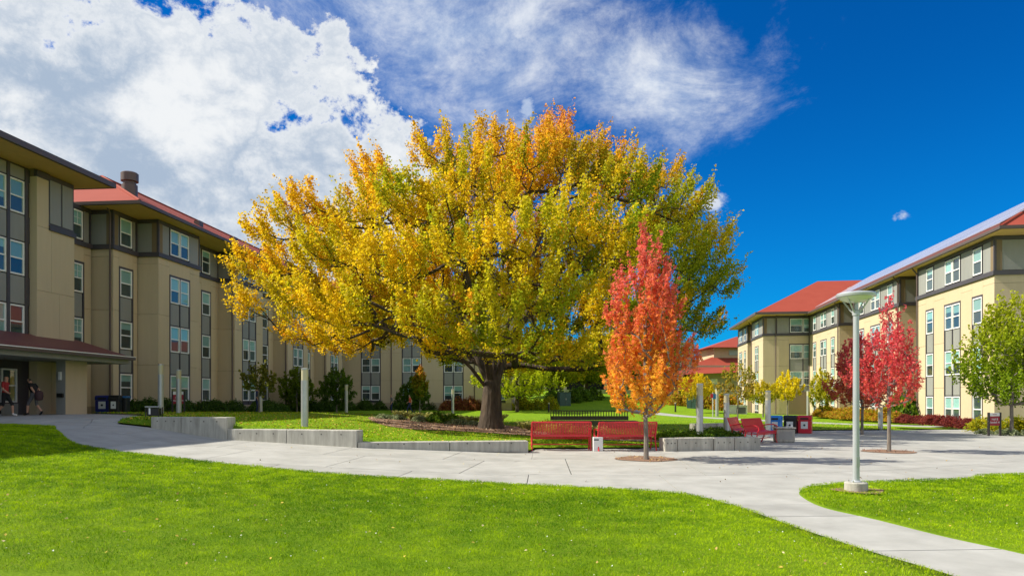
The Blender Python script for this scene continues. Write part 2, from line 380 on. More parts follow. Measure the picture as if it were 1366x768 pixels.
for i in range(NT):
    for k in range(3):
        j = .35/NT if k == 1 and 0 < i < NT-1 else 0
        t0, t1 = i/NT+(j if i else 0), (i+1)/NT+(j if i < NT-1 else 0)
        if k == 1: t0 = i/NT+(.35/NT if i else 0); t1 = (i+1)/NT+(.35/NT if i < NT-1 else 0)
        slab_piece(lambda u, v: band(t0+(t1-t0)*u, rows[k]+(rows[k+1]-rows[k])*v)).build('slab', 'slab', path)
side_y = [(10.6, 9.5), (9.5, 7.35), (7.35, 5.1), (5.1, 3.2), (3.2, 1.4)]
sheet('side_path', [(2.5, 1.4), (8.2, 1.4), (7, 10.6), (2.6, 10.6)], -.10, 'slab_joint'); sp = bpy.data.objects['side_path']
for a, b in side_y:
    f = lambda y: (np.interp(y, [1.4, 10.5], [2.9, 2.7]), np.interp(y, [1.4, 10.5], [8.0, 6.8]))
    slab_quad([(f(b)[0], b-.06), (f(b)[1], b+.22), (f(a)[1], a+(.22 if a < 10 else 0)), (f(a)[0], a-(.06 if a < 10 else 0))]).build('slab', 'slab', sp)

def smooth_poly(pts, n=6):
    out = []; k = len(pts)
    for i in range(k):
        p0, p1, p2, p3 = (np.array(pts[(i+d) % k], float) for d in (-1, 0, 1, 2))
        for t in np.linspace(0, 1, n, endpoint=False):
            out.append(tuple(.5*((2*p1)+(-p0+p2)*t+(2*p0-5*p1+4*p2-p3)*t*t+(-p0+3*p1-3*p2+p3)*t**3)))
    return out
fl = [g(*p) for p in [(66, 569.3), (74, 573), (91, 587), (120, 597), (183, 606), (285, 617.6), (400, 629), (500, 636.5), (671, 646), (788, 651.6), (900, 658.5), (965, 671.5), (1010, 686), (1066, 706), (1161, 737.5), (1261, 767)]]
front_edge = smooth_line([(-27, 20.6), (-20, 20.4), (-15.5, 20.3)]+fl+[(4.25, 4.6), (4.7, 2.6), (5.1, .5)])
front_poly = front_edge+[(5.1, -6), (-27, -6)]
sheet('front_lawn', front_poly, .02, 'lawn', 1.0, skirt=.08)
rl = [g(*p) for p in [(1366, 633), (1291, 638.6), (1228, 641), (1134, 644.5), (1088, 648), (1069, 654), (1068.7, 661.6), (1098.5, 676.5), (1169, 692.8), (1255.7, 714.5), (1366, 739)]]
right_poly = smooth_line([(34, 15), (18, 14)]+rl+[(5.75, 5), (6.35, 2.8), (7, .5)])+[(34, .5)]
sheet('side_lawn', right_poly, .01, 'lawn', 1.0, skirt=.08)
court_poly = [(-15.6, 29.2), (-14.6, 28), (-12.6, 22.25), (-11.12, 21.5), (-8.56, 21.02), (-4.45, 20.11), (.49, 20.81), (.72, 22.3), (4.45, 22.5), (6.4, 22.85), (8.75, 25.5), (10.15, 33.4), (16, 35.3), (20.2, 35.9), (22.5, 45), (26, 74), (30, 100), (-5, 100), (-22, 72), (-21, 45), (-20.5, 34), (-18, 31.5)]
sheet('court_lawn', court_poly, .055, 'lawn', 1.0)
def ribbon(name, pts, w, off, m):
    p = np.array(smooth_line(pts, 5)); d = np.gradient(p, axis=0); d /= np.hypot(d[:, 0], d[:, 1])[:, None]; n = np.stack([-d[:, 1], d[:, 0]], 1)
    a = p+n*w/2; b = p-n*w/2
    return sheet(name, [tuple(q) for q in a]+[tuple(q) for q in b[::-1]], off, m, 1.5)
ribbon('far_path', [(-20, 41), (-16, 48), (-11, 55.5), (-5, 60), (1, 62), (7, 66), (13, 74), (17, 84)], 1.9, .05, 'slab')
ribbon('cross_path', [(12, 74.8), (13.8, 66), (15.4, 57), (17.6, 49.5), (20, 43.6), (23.5, 38.5)], 2.0, .062, 'slab')

# ------------------------------------------------------------------ leaves, blades
def mesh_np(name, verts, quads_or_tris, k, cols, m):
    me = bpy.data.meshes.new(name); nv = len(verts); nf = len(quads_or_tris)
    me.vertices.add(nv); me.vertices.foreach_set('co', np.ascontiguousarray(verts, np.float32).ravel())
    me.loops.add(nf*k); me.loops.foreach_set('vertex_index', np.ascontiguousarray(quads_or_tris, np.int32).ravel())
    me.polygons.add(nf); me.polygons.foreach_set('loop_start', np.arange(0, nf*k, k, dtype=np.int32))
    me.update(calc_edges=True)
    a = me.color_attributes.new('Col', 'FLOAT_COLOR', 'POINT')
    c4 = np.ones((nv, 4), np.float32); c4[:, :3] = cols; a.data.foreach_set('color', c4.ravel()); me.materials.append(M[m]); return me
def unit(v): return v/np.maximum(np.linalg.norm(v, axis=-1, keepdims=True), 1e-9)
def leaves_mesh(name, pos, size, cols, m='leaf', bias=(0, 0, .5), wide=.8, rg=rng, lobed=False):
    n = len(pos); nrm = unit(rg.normal(size=(n, 3))+np.array(bias)); a = unit(np.cross(nrm, rg.normal(size=(n, 3)))); b = np.cross(nrm, a)
    s = (size*rg.uniform(.7, 1.3, n))[:, None]
    if lobed:   # five pointed leaf: three kites fanned from the stem
        base = pos-a*s*.45; out = []
        for ang, ln in ((-.95, .78), (0, 1.0), (.95, .78)):
            d = a*math.cos(ang)+b*math.sin(ang); e = -a*math.sin(ang)+b*math.cos(ang)
            out += [base, base+d*s*ln*.5+e*s*.2+nrm*s*.07, base+d*s*ln-nrm*s*.06, base+d*s*ln*.5-e*s*.2+nrm*s*.07]
        v = np.stack(out, 1).reshape(-1, 3); idx = np.arange(n*12).reshape(-1, 4); rep = 12
    else:
        w = wide*.5
        v = np.stack([pos-a*s*.5, pos-a*s*.02+b*s*w+nrm*s*.12, pos+a*s*.5, pos-a*s*.02-b*s*w+nrm*s*.12], 1).reshape(-1, 3); idx = np.arange(n*4).reshape(-1, 4); rep = 4
    tri = np.concatenate([idx[:, [0, 1, 2]], idx[:, [0, 2, 3]]], 0)
    return mesh_np(name, v, tri, 3, np.repeat(np.clip(cols, 0, 1), rep, 0), m)
def vnoise(p, sc, seed=0.0):
    return np.array([mnoise.noise(Vector((q[0]*sc+seed, q[1]*sc-seed, q[2]*sc+seed*.5))) for q in p])

def skeleton(trunk, tips, r_tip, expo, jitter, rg, up=.15, seg=.6, rootmin=2):
    pos = [np.array(p, float) for p in trunk[0]]; par = [-1]+list(range(len(pos)-1))
    allow = [i >= rootmin for i in range(len(pos))]
    for limb in trunk[1:]:
        anchor, pts = limb; prev = anchor
        for p in pts: pos.append(np.array(p, float)); par.append(prev); allow.append(True); prev = len(pos)-1
    tipn = []
    cen = pos[min(rootmin, len(pos)-1)]
    order = np.argsort(np.linalg.norm(tips-cen, axis=1))
    for ti in order:
        t = tips[ti]; P = np.array(pos); d = np.linalg.norm(P-t, axis=1)
        back = np.maximum(0, np.linalg.norm(P-cen, axis=1)-np.linalg.norm(t-cen)*.96)*2.5
        drop = np.maximum(0, P[:, 2]-t[2])*.6
        cost = d+back+drop+np.where(allow, 0, 1e6); b = int(np.argmin(cost))
        k = max(1, int(math.ceil(d[b]/seg))); p0 = P[b]; prev = b
        for q in range(1, k+1):
            f = q/k; p = p0*(1-f)+t*f; p[2] -= up*d[b]*math.sin(math.pi*f)*.5
            if q < k: p = p+rg.normal(size=3)*jitter
            pos.append(p); par.append(prev); allow.append(True); prev = len(pos)-1
        tipn.append((ti, prev))
    n = len(pos); w = np.zeros(n)
    for _, i in tipn: w[i] += 1
    for i in range(n-1, 0, -1):
        if par[i] >= 0: w[par[i]] += w[i]
    rad = r_tip*np.maximum(w, 1)**expo
    ch = [[] for _ in range(n)]
    for i in range(1, n): ch[par[i]].append(i)
    dirs = np.zeros((len(tips), 3))
    for ti, i in tipn: dirs[ti] = pos[i]-pos[par[i]]
    return pos, par, ch, rad, unit(dirs)
def branch_mesh(pos, par, ch, rad, base_rad=None, minr=0.0):
    mb = MB(); stack = [(0, None)]
    while stack:
        s, fr = stack.pop(); chain = [] if fr is None else [fr]; i = s
        while True:
            chain.append(i)
            if not ch[i]: break
            c = sorted(ch[i], key=lambda q: -rad[q]); 
            for q in c[1:]: stack.append((q, i))
            i = c[0]
        if rad[chain[-1 if len(chain) < 2 else 1]] < minr: continue
        rr = [rad[q] for q in chain]
        if fr is not None: rr[0] = rr[1]*1.1
        if base_rad and fr is None:
            for k2 in range(len(chain)): rr[k2] = base_rad(k2, pos[chain[k2]], rr[k2])
        nn = 14 if rr[0] > .2 else (8 if rr[0] > .05 else (5 if rr[0] > .018 else 4))
        mb.tube([pos[q] for q in chain], rr, nn, caps=False)
    return mb
def poisson(cands, dist, nmax):
    cell = {}; out = []
    for p in cands:
        k = tuple(np.floor(p/dist).astype(int)); ok = True
        for a in (-1, 0, 1):
            for b in (-1, 0, 1):
                for c in (-1, 0, 1):
                    for q in cell.get((k[0]+a, k[1]+b, k[2]+c), ()):
                        if np.sum((p-q)**2) < dist*dist: ok = False; break
                    if not ok: break
                if not ok: break
            if not ok: break
        if ok:
            cell.setdefault(k, []).append(p); out.append(p)
            if len(out) >= nmax: break
    return np.array(out)

def pick(cols, w, n, rg): 
    c = np.array(cols)[rg.choice(len(cols), n, p=np.array(w)/sum(w))]; return c*rg.uniform(.8, 1.2, (n, 1))
def lerp(a, b, t): return np.array(a)*(1-t)[:, None]+np.array(b)*t[:, None]

def shoots(tips, dirs, nsh, ln, npl, upw, outw, rndw, centre, spread, rg, leader_len=1.0):
    n = len(tips); out = unit(tips-centre)
    P = []
    for k in range(nsh):
        d = unit(out*outw+np.array([0, 0, upw])+dirs*.3+rg.normal(size=(n, 3))*rndw)
        L = ln*rg.uniform(.55, 1.25, n)*(leader_len if k == 0 else 1)
        s = rg.uniform(-.15, 1, (n, npl)); rad = spread*(1-.72*np.clip(s, 0, 1))
        p = tips[:, None, :]+d[:, None, :]*(s*L[:, None])[..., None]+rg.normal(size=(n, npl, 3))*rad[..., None]
        P.append(p.reshape(-1, 3))
    return np.concatenate(P, 0)

# ---- the great tree
def big_tree():
    rg = np.random.default_rng(21)
    x, y = at(655, 30.5), 30.5; z = Hs(x, y)
    root = thing('maple_tree', 'huge spreading tree with yellow and green autumn leaves and thick dark trunk', 'tree', (x, y, z))
    # boughs: seen at (px, py) with half sizes in px, standing 'off' metres behind the trunk
    B = [(330, 402, 32, 24, -1), (345, 350, 38, 30, 1.5), (372, 300, 38, 34, -1.5), (408, 268, 36, 30, 1), (390, 395, 52, 30, -3.5), (395, 350, 50, 36, 3), (440, 330, 55, 42, -3),
         (455, 408, 56, 32, -5), (478, 275, 38, 42, 0), (500, 232, 30, 34, 1.5), (520, 350, 58, 46, -5.5), (545, 265, 48, 44, -3), (560, 412, 58, 32, -6.5), (505, 425, 56, 28, 4),
         (592, 205, 44, 40, 0), (600, 320, 60, 50, -6.5), (640, 250, 58, 48, -4), (655, 195, 44, 38, 2), (650, 400, 62, 40, -7.5), (620, 440, 50, 20, -6.5), (715, 200, 46, 40, -1), (742, 182, 26, 34, 2),
         (700, 310, 60, 50, -7), (735, 385, 60, 42, -7), (790, 215, 44, 40, 0), (770, 290, 56, 48, -5), (840, 238, 42, 40, -2), (880, 235, 30, 28, 2), (835, 320, 56, 48, -4), (815, 405, 58, 42, -5),
         (912, 268, 38, 40, 0), (745, 445, 54, 28, -5.5), (820, 462, 50, 26, -2), (905, 335, 48, 44, -1.5), (948, 322, 30, 34, 1), (960, 372, 28, 32, -.5), (885, 405, 52, 42, 1), (930, 425, 34, 28, 1), (880, 455, 44, 24, 2),
         (690, 462, 46, 22, -3.5), (570, 345, 55, 40, 8), (530, 385, 50, 34, 7), (610, 390, 50, 36, 8), (700, 248, 48, 36, 1), (690, 225, 40, 30, 4), (880, 300, 46, 40, 3), (930, 365, 36, 36, 2), (600, 452, 42, 18, -5), (728, 462, 46, 18, -5), (655, 442, 42, 18, -7), (795, 468, 40, 14, -3), (560, 300, 55, 45, 5), (480, 335, 50, 40, 4), (430, 300, 45, 38, 3), (620, 340, 55, 45, 7), (700, 360, 55, 45, 7), (800, 350, 55, 45, 5), (455, 385, 50, 36, 2), (425, 440, 46, 18, -1)]
    for q in list(B):                              # the far side of the crown
        if abs(q[0]-650) < 240: B.append((650+(q[0]-650)*.86+rg.uniform(-20, 20), q[1]+14, q[2], q[3], abs(q[4])+3.2))
    cand = []; bough = []
    for (px, py, rx, ry, off) in B:
        d = 30.5+off; kk = d/F; c = np.array([(px-CX)*kk-x, off, CAMZ+(HY-py)*kk-z]); n = 900
        v = unit(rg.normal(size=(n, 3)))*(rg.uniform(.25, 1, (n, 1))**.4); v[:, 2] = np.where(v[:, 2] < 0, v[:, 2]*.75, v[:, 2])
        pp = c+v*np.array([rx*kk*.90, (rx+ry)*.5*kk*1.0, ry*kk*.74])+np.array([0, 0, -.35]); cand.append(pp)
    p = np.concatenate(cand); p = p[rg.permutation(len(p))]; p = p[p[:, 2] > 2.5]
    hol = (p[:, 2] < 3.0) & (np.abs(p[:, 0]+.1) < 1.6) & (p[:, 1] < 4)
    pn = p[~hol]; pn = pn[:26000]; pn = pn[vnoise(pn, .55, 3.3) > np.where(pn[:, 0] > 3, -.34, -.22)]; tips = poisson(pn, .65, 2200)
    trunk = [[(0, 0, -.15), (0, 0, .4), (.02, 0, 1.0), (.03, 0, 1.55), (.04, .02, 1.95)],
             (3, [(-.36, -.12, 2.05), (-.85, -.25, 2.70), (-1.5, -.4, 3.35), (-2.5, -.7, 4.1), (-3.9, -.9, 4.9), (-5.6, -1.0, 5.7)]),
             (4, [(-.28, .15, 2.5), (-.62, .35, 3.3), (-1.3, .8, 4.5), (-2.2, 1.4, 6.1), (-3.2, 2.0, 7.7)]),
             (4, [(-.08, -.22, 2.6), (-.22, -.55, 3.6), (-.6, -1.5, 5.3), (-1.1, -2.6, 7.0), (-1.5, -3.5, 8.6)]),
             (4, [(.12, .2, 2.7), (.2, .45, 4.2), (.1, .8, 6.2), (-.2, .8, 8.2), (-.3, .5, 10.2), (0, .3, 12)]),
             (4, [(.30, -.08, 2.6), (.52, -.2, 3.7), (.95, -.5, 5.3), (1.7, -1.0, 7.2), (2.5, -1.1, 9.0), (3.0, -1.0, 10.8)]),
             (4, [(.42, .08, 2.35), (.85, .15, 3.0), (1.5, .25, 3.6), (2.7, .2, 4.6), (4.2, -.1, 5.8), (5.8, -.3, 7.0)]),
             (4, [(.25, .35, 2.6), (.7, 1.2, 3.8), (1.6, 2.8, 5.4), (2.8, 4.2, 7.0)])]
    pos, par, ch, rad, dirs = skeleton(trunk, tips, .016, .42, .05, rg, .04, .7, 4)
    dd = np.array([np.linalg.norm(np.array(q)-np.array([0, 0, 1.9])) for q in pos]); rad = np.minimum(rad, np.clip(.31-.022*dd, .015, .30))
    def br(k2, p3, r): return [.68, .53, .45, .42, .38][k2] if k2 < 5 else min(r, .30)
    tm = branch_mesh(pos, par, ch, rad, br)
    tm.build('trunk', 'bark_big', root, smooth=True)
    cen = np.array([0, 0, 4.5])
    NP = 44; P = shoots(tips, dirs, 6, .92, NP, 1.2, .85, .34, cen, .15, rg, 1.45)
    hgt = P[:, 2]; m = len(P)
    top = np.clip((hgt-7.5)/6.5, 0, 1); sidex = np.clip((P[:, 0]+1)/10, -1, 1); rfrac = np.hypot(P[:, 0], P[:, 1])/12
    clump = np.repeat(np.concatenate([vnoise(tips, .42, 2.0) for _ in range(1)]), 1)
    cl = np.concatenate([np.repeat(clump[:, None], NP, 1).reshape(-1) for _ in range(6)])
    cl2 = np.concatenate([np.repeat(rg.normal(size=len(tips))[:, None], NP, 1).reshape(-1) for _ in range(6)])
    green = np.array((.34, .42, .014)); olive = np.array((.58, .50, .014)); yel = np.array((.84, .58, .014)); orange = np.array((.86, .38, .025)); dk = np.array((.12, .21, .015)); pink = np.array((.80, .28, .12))
    t = np.clip(.74+.18*top+.25*(rfrac-.55)-.40*np.clip(sidex, 0, 1)+.13*np.clip(-sidex, 0, 1)+.6*cl+.10*cl2, 0, 1.15)
    col = np.where((t < .35)[:, None], lerp(dk, green, np.clip(t/.35, 0, 1)), np.where((t < .62)[:, None], lerp(green, olive, np.clip((t-.35)/.27, 0, 1)), lerp(olive, yel, np.clip((t-.62)/.38, 0, 1))))
    og = np.clip((hgt-9.6)/3.6+.5*np.clip(cl, -.5, 1)+.12*rg.normal(size=m), 0, 1)*(.30+.32*np.clip(P[:, 0]/5+.3, 0, 1)); col = col*(1-og)[:, None]+orange*og[:, None]
    pk = np.clip((hgt-12.4)/1.8, 0, 1)*(P[:, 0] > 1)*rg.random(m)*.8; col = col*(1-pk)[:, None]+pink*pk[:, None]
    spot = np.clip(cl2-1.55, 0, 1)[:, None]*.8; col = col*(1-spot)+orange*spot
    col *= rg.uniform(.86, 1.14, (m, 1))
    me = leaves_mesh('crown', P, .100, col, 'leaf', (-.25, -.1, .5), .85, rg); obj('crown', me, root)
big_tree()

def small_tree(name, label, x, y, height, crown, colfn, seed, cat='tree', leaf=.10, dens=1.0, trunk_r=.05, upw=1.3, outw=.5, shl=.45, tipd=.34, group=None, bark='bark_young', clear=None, hollow=.0, ntips=420, nsh=5, npl=16, lobed=False, wig=.02, lobe=.16, thr=-.24):
    rg = np.random.default_rng(seed); z = Hs(x, y)
    root = thing(name, label, cat, (x, y, z), 0, group)
    pr = np.array(crown, float); n = 22000
    ph = rg.uniform(0, 2*np.pi, n); h = rg.uniform(pr[0, 0], pr[-1, 0], n); fr = rg.uniform(hollow, 1, n)**.6
    rm = np.interp(h, pr[:, 0], pr[:, 1])*(1+lobe*np.sin(3*ph+h*2.2+seed)+lobe*.7*np.sin(5*ph-3*h+seed))
    p = np.stack([rm*fr*np.cos(ph), rm*fr*np.sin(ph), h], 1); keep = rg.random(n) < (rm*fr/pr[:, 1].max())*.85+.15
    p = p[keep][:6000]; p = p[vnoise(p, 1.6/max(.6, pr[:, 1].max()), seed) > thr]
    tips = poisson(p, tipd, ntips)
    zc = pr[0, 0]; zt = height*.93; nseg = 9
    tr = [(0, 0, -.05), (0, 0, zc*.5), (rg.normal()*wig, rg.normal()*wig, zc)]+[(rg.normal()*wig, rg.normal()*wig, zc+(zt-zc)*i/nseg) for i in range(1, nseg+1)]
    pos, par, ch, rad, dirs = skeleton([tr], tips, trunk_r*.13, .42, .02, rg, .12, .3, 2)
    rad = np.minimum(rad, trunk_r)
    hz = np.array([q[2] for q in pos])
    def br(k2, p3, r): return trunk_r*(1.25 if k2 == 0 else 1.0)*(1-.80*max(0, (p3[2]-zc))/(zt-zc+.01))
    branch_mesh(pos, par, ch, rad, br).build('trunk', bark, root, smooth=True)
    P = shoots(tips, dirs, nsh, shl, int(npl*dens), upw, outw, .38, np.array([0, 0, zc*.8]), leaf*.62, rg, 1.3)
    me = leaves_mesh('crown', P, leaf, colfn(P, rg, vnoise(tips, 1.3, seed)), 'leaf', (0, 0, .45), .85, rg, lobed); obj('crown', me, root)
    return root
def ramp_cols(stops, zn, rg, noise=.12, k=1.0):
    zs = np.array([s[0] for s in stops]); cs = np.array([s[1] for s in stops]); q = np.clip(zn+rg.normal(size=len(zn))*noise, zs[0], zs[-1])
    c = np.stack([np.interp(q, zs, cs[:, i]) for i in range(3)], 1); return c*rg.uniform(.72, 1.25, (len(zn), 1))

def col_orange(P, rg, n):
    zn = (P[:, 2]-1.1)/5.1+.12*np.abs(P[:, 0])-.05+.10*np.clip(P[:, 0]-.3, 0, 1)
    return ramp_cols([(0, (.88, .50, .04)), (.20, (.88, .45, .05)), (.36, (.84, .29, .055)), (.65, (.80, .185, .11)), (1, (.76, .155, .14))], zn, rg, .12)
def col_red(P, rg, n):
    zn = (P[:, 2]-1)/4
    return ramp_cols([(0, (.76, .19, .10)), (.3, (.76, .12, .125)), (1, (.76, .11, .145))], zn, rg, .2)
def col_red2(P, rg, n):
    zn = (P[:, 2]-1)/4
    return ramp_cols([(0, (.70, .24, .08)), (.4, (.68, .14, .11)), (1, (.68, .11, .13))], zn, rg, .25)
def col_of(stops, h, ns=.2): return lambda P, rg, n: ramp_cols(stops, P[:, 2]/h, rg, ns)

# ------------------------------------------------------------------ buildings
WH = 1.5
win_cache = {}
def window_meshes(w):
    if w in win_cache: return win_cache[w]
    f = MB(); t = .07
    f.box(-w/2, -w/2+t, -.05, .02, 0, WH); f.box(w/2-t, w/2, -.05, .02, 0, WH); f.box(-w/2+t, w/2-t, -.05, .02, 0, t); f.box(-w/2+t, w/2-t, -.05, .02, WH-t, WH); f.box(-w/2+t, w/2-t, -.05, .012, WH*.5-.03, WH*.5+.03)
    p = MB(); a = w/2-t; hh = WH*.5-t-.03; p.add([(-a, 0, 0), (a, 0, 0), (a, 0, hh), (-a, 0, hh)], [(3, 2, 1, 0)])
    bl = MB(); bl.add([(-a, 0, -1), (a, 0, -1), (a, 0, 0), (-a, 0, 0)], [(3, 2, 1, 0)])
    rm = MB(); rm.add([(-a, 0, t), (a, 0, t), (a, 0, WH-t), (-a, 0, WH-t)], [(3, 2, 1, 0)])
    mu = MB()
    for i in (1, 2): xx = -a+2*a*i/3; mu.box(xx-.009, xx+.009, -.008, .008, 0, hh)
    mu.box(-a, a, -.008, .008, hh/2-.009, hh/2+.009)
    win_cache[w] = (f.mesh('window', 'white_frame'), p.mesh('pane', 'glass'), bl.mesh('blind', 'blind'), rm.mesh('room', 'room_dark'), mu.mesh('muntin', 'white_frame'))
    return win_cache[w]
wrnd = random.Random(5)
def window(bld, fr, s, z, w, muntin=False):
    f, p, bl, rm, mu = window_meshes(w)
    o = obj('window', f, bld); place(o, fr, s, -.005, z)
    obj('pane', p, o, (0, -.015, .07)); obj('pane', p, o, (0, -.022, WH*.5+.03))
    obj('room', rm, o, (0, -.046, 0))
    k = wrnd.choice([.35, .48, .62, .68, .70, .70, .72, .95, 1.3, 0])
    if k: b = obj('blind', bl, o, (0, -.038, WH-.07)); b.scale = (1, 1, k)
    if muntin: obj('muntin', mu, o, (0, -.013, WH*.5+.03))
    return o
class Frame:                       # a facade: origin (local xy of its building), angle of its along-axis; outward is +y of the frame rotated
    def __init__(s, ox, oy, ang): s.o = (ox, oy); s.a = ang
def place(o, fr, s, out, z):
    c, sn = math.cos(fr.a), math.sin(fr.a)
    # along = (c,sn); outward = (sn,-c)  -> frame y axis points inward, so mesh +y(outward) needs mirrored turn
    o.location = (fr.o[0]+c*s+sn*out, fr.o[1]+sn*s-c*out, z); o.rotation_euler = (0, 0, fr.a+math.pi)
def fbox(bld, fr, name, m, s0, s1, y0, y1, z0, z1):
    # s measured along; y outward. mesh is built centred so that the frame's half turn keeps it in place
    sc = (s0+s1)/2; mb = MB(); mb.box(-(s1-s0)/2, (s1-s0)/2, y0, y1, z0, z1); o = mb.build(name, m, bld); place(o, fr, sc, 0, 0); return o
def facade(bld, fr, L, zb, heads, ztop, cols, belt=None, top_clad=True, ends=(0, 0), muntin=False, skip=None, zgrade=None, wsingle=1.0, wpair=.92, basecourse=True):
    """cols: list of (s_center, count). heads: window head heights. Lower floors stuccoed, top floor clad in grey panels."""
    zg = zb if zgrade is None else zgrade
    hs = heads; zbelt = hs[-1]-WH-.30 if belt is None else belt
    zlow_top = zbelt if top_clad else ztop
    fbox(bld, fr, 'wall', 'joint', 0, L, -.40, -.115, zg-.4, ztop)
    if basecourse: fbox(bld, fr, 'base_course', 'wall_base', 0, L, -.115, .015, zg-.4, hs[0]-WH-.28); zs = hs[0]-WH-.28
    else: zs = zg-.3
    # stucco piers between the window strips, jointed at each storey
    strips = []
    for sc, n in cols:
        hw = (wsingle/2 if n == 1 else wpair*n/2+.04*(n-1))+.10; strips.append((sc-hw, sc+hw, sc, n))
    joints = [zs]+[h+.55 for h in hs[:-1] if h+.55 < zlow_top-.4]+[zlow_top]
    edges = [0]+[v for a in strips for v in (a[0], a[1])]+[L]
    for i in range(0, len(edges), 2):
        a, b = edges[i], edges[i+1]
        if b-a < .05: continue
        for j in range(len(joints)-1): fbox(bld, fr, 'wall_panel', 'stucco', a+(.006 if i else 0), b-(.006 if i < len(edges)-2 else 0), -.115, 0, joints[j]+.007, joints[j+1]-.007)
    for (a, b, sc, n) in strips:
        lows = hs[:-1] if top_clad else hs
        zt = lows[-1]+.12 if top_clad else ztop
        w = wsingle if n == 1 else wpair
        fbox(bld, fr, 'window_trim', 'trim', a, b, -.115, -.055, zs, zt)
        for e0, e1 in ((a, a+.09), (b-.09, b)): fbox(bld, fr, 'trim_post', 'trim', e0, e1, -.055, .022, zs, zt)
        if zt < zlow_top-.1:
            fbox(bld, fr, 'trim_head', 'trim', a+.09, b-.09, -.055, .02, lows[-1]+.005, zt); fbox(bld, fr, 'wall_panel', 'stucco', a, b, -.115, 0, zt+.004, zlow_top-.007)
        for fi, h in enumerate(lows):
            for q in range(n):
                s = sc+(q-(n-1)/2)*(w+.08)
                if not (skip and (fi, sc) in skip): window(bld, fr, s, h-WH, w, muntin and fi > 0)
                lo = zs if fi == 0 else lows[fi-1]+.03
                if h-WH-lo > .3: fbox(bld, fr, 'panel', 'panel_grey', s-w/2+.02, s+w/2-.02, -.055, -.02, lo+.05, h-WH-.05)
            if n == 2: fbox(bld, fr, 'trim_post', 'trim', sc-.04, sc+.04, -.055, .018, zs if fi == 0 else lows[fi-1]-WH, h)
    if top_clad:
        fbox(bld, fr, 'cladding', 'trim', 0, L, -.115, -.058, zlow_top, ztop)
        fbox(bld, fr, 'belt', 'trim', -ends[0]*.10, L+ends[1]*.10, -.058, .10, zbelt-.04, zbelt+.20)
        h = hs[-1]; zc0 = zbelt+.24; zc1 = ztop-.22; cur = .10
        def clad(a, b):
            wdt = b-a
            if wdt < .25: return
            k = max(1, round(wdt/1.5))
            for q in range(k): fbox(bld, fr, 'panel', 'panel_grey', a+wdt*q/k+.045, a+wdt*(q+1)/k-.045, -.058, -.012, zc0, zc1)
        for (sc, n) in cols:
            w = wsingle if n == 1 else wpair; hw = (w/2 if n == 1 else w*n/2+.04*(n-1))+.02
            clad(cur, sc-hw-.04)
            for q in range(n):
                window(bld, fr, sc+(q-(n-1)/2)*(w+.08), h-WH, w, muntin)
            cur = sc+hw+.04
        clad(cur, L-.10)
        fbox(bld, fr, 'trim_head', 'trim', 0, L, -.058, .012, ztop-.20, ztop)
        for e in (0, L-.09): fbox(bld, fr, 'trim_post', 'trim', e, e+.09, -.058, .014, zbelt+.20, ztop-.20)
        for sc, n in cols:
            w = wsingle if n == 1 else wpair; hw = (w/2 if n == 1 else w*n/2+.04*(n-1))
            for e in (sc-hw-.055, sc+hw): fbox(bld, fr, 'trim_post', 'trim', e, e+.055, -.058, .010, zbelt+.20, ztop-.20)
def downpipe(bld, fr, s, z0, z1):
    mb = MB(); mb.tube([(0, .08, z0), (0, .08, z1-.5), (0, .10, z1-.35), (0, .38, z1)], .05, 8); o = mb.build('downpipe', 'downpipe', bld, smooth=True); place(o, fr, s, 0, 0)
def hip_roof(bld, x0, x1, y0, y1, z, pitch, near=True, far=True, t=.22):
    hw = (x1-x0)/2; xm = (x0+x1)/2; zr = z+hw*pitch; ya = y0+(hw if near else 0); yb = y1-(hw if far else 0)
    mb = MB(); mb.add([(x0, y0, z), (x1, y0, z), (x1, y1, z), (x0, y1, z), (xm, ya, zr), (xm, yb, zr)], [(0, 1, 4), (1, 2, 5, 4), (2, 3, 5), (3, 0, 4, 5)])
    roof = mb.build('roof', 'roof_red', bld)
    for a, c in (((x0, y0, z+.02), (xm, ya, zr+.02)), ((x1, y0, z+.02), (xm, ya, zr+.02)), ((xm, ya, zr+.02), (xm, yb, zr+.02))):
        rc = MB(); rc.tube([a, c], .09, 6); rc.build('ridge_cap', 'roof_red', roof)
    s = MB(); s.add([(x0+.06, y0+.06, z-t), (x1-.06, y0+.06, z-t), (x1-.06, y1-.06, z-t), (x0+.06, y1-.06, z-t)], [(0, 3, 2, 1)]); s.build('soffit', 'soffit', bld)
    gm = MB(); q = .10
    for a in ((x0-q, x1+q, y0-q, y0+.05), (x0-q, x1+q, y1-.05, y1+q), (x0-q, x0+.05, y0+.05, y1-.05), (x1-.05, x1+q, y0+.05, y1-.05)): gm.box(a[0], a[1], a[2], a[3], z-t, z+.03)
    gm.build('gutter', 'gutter', bld)
    return roof, (xm, ya, yb, zr)

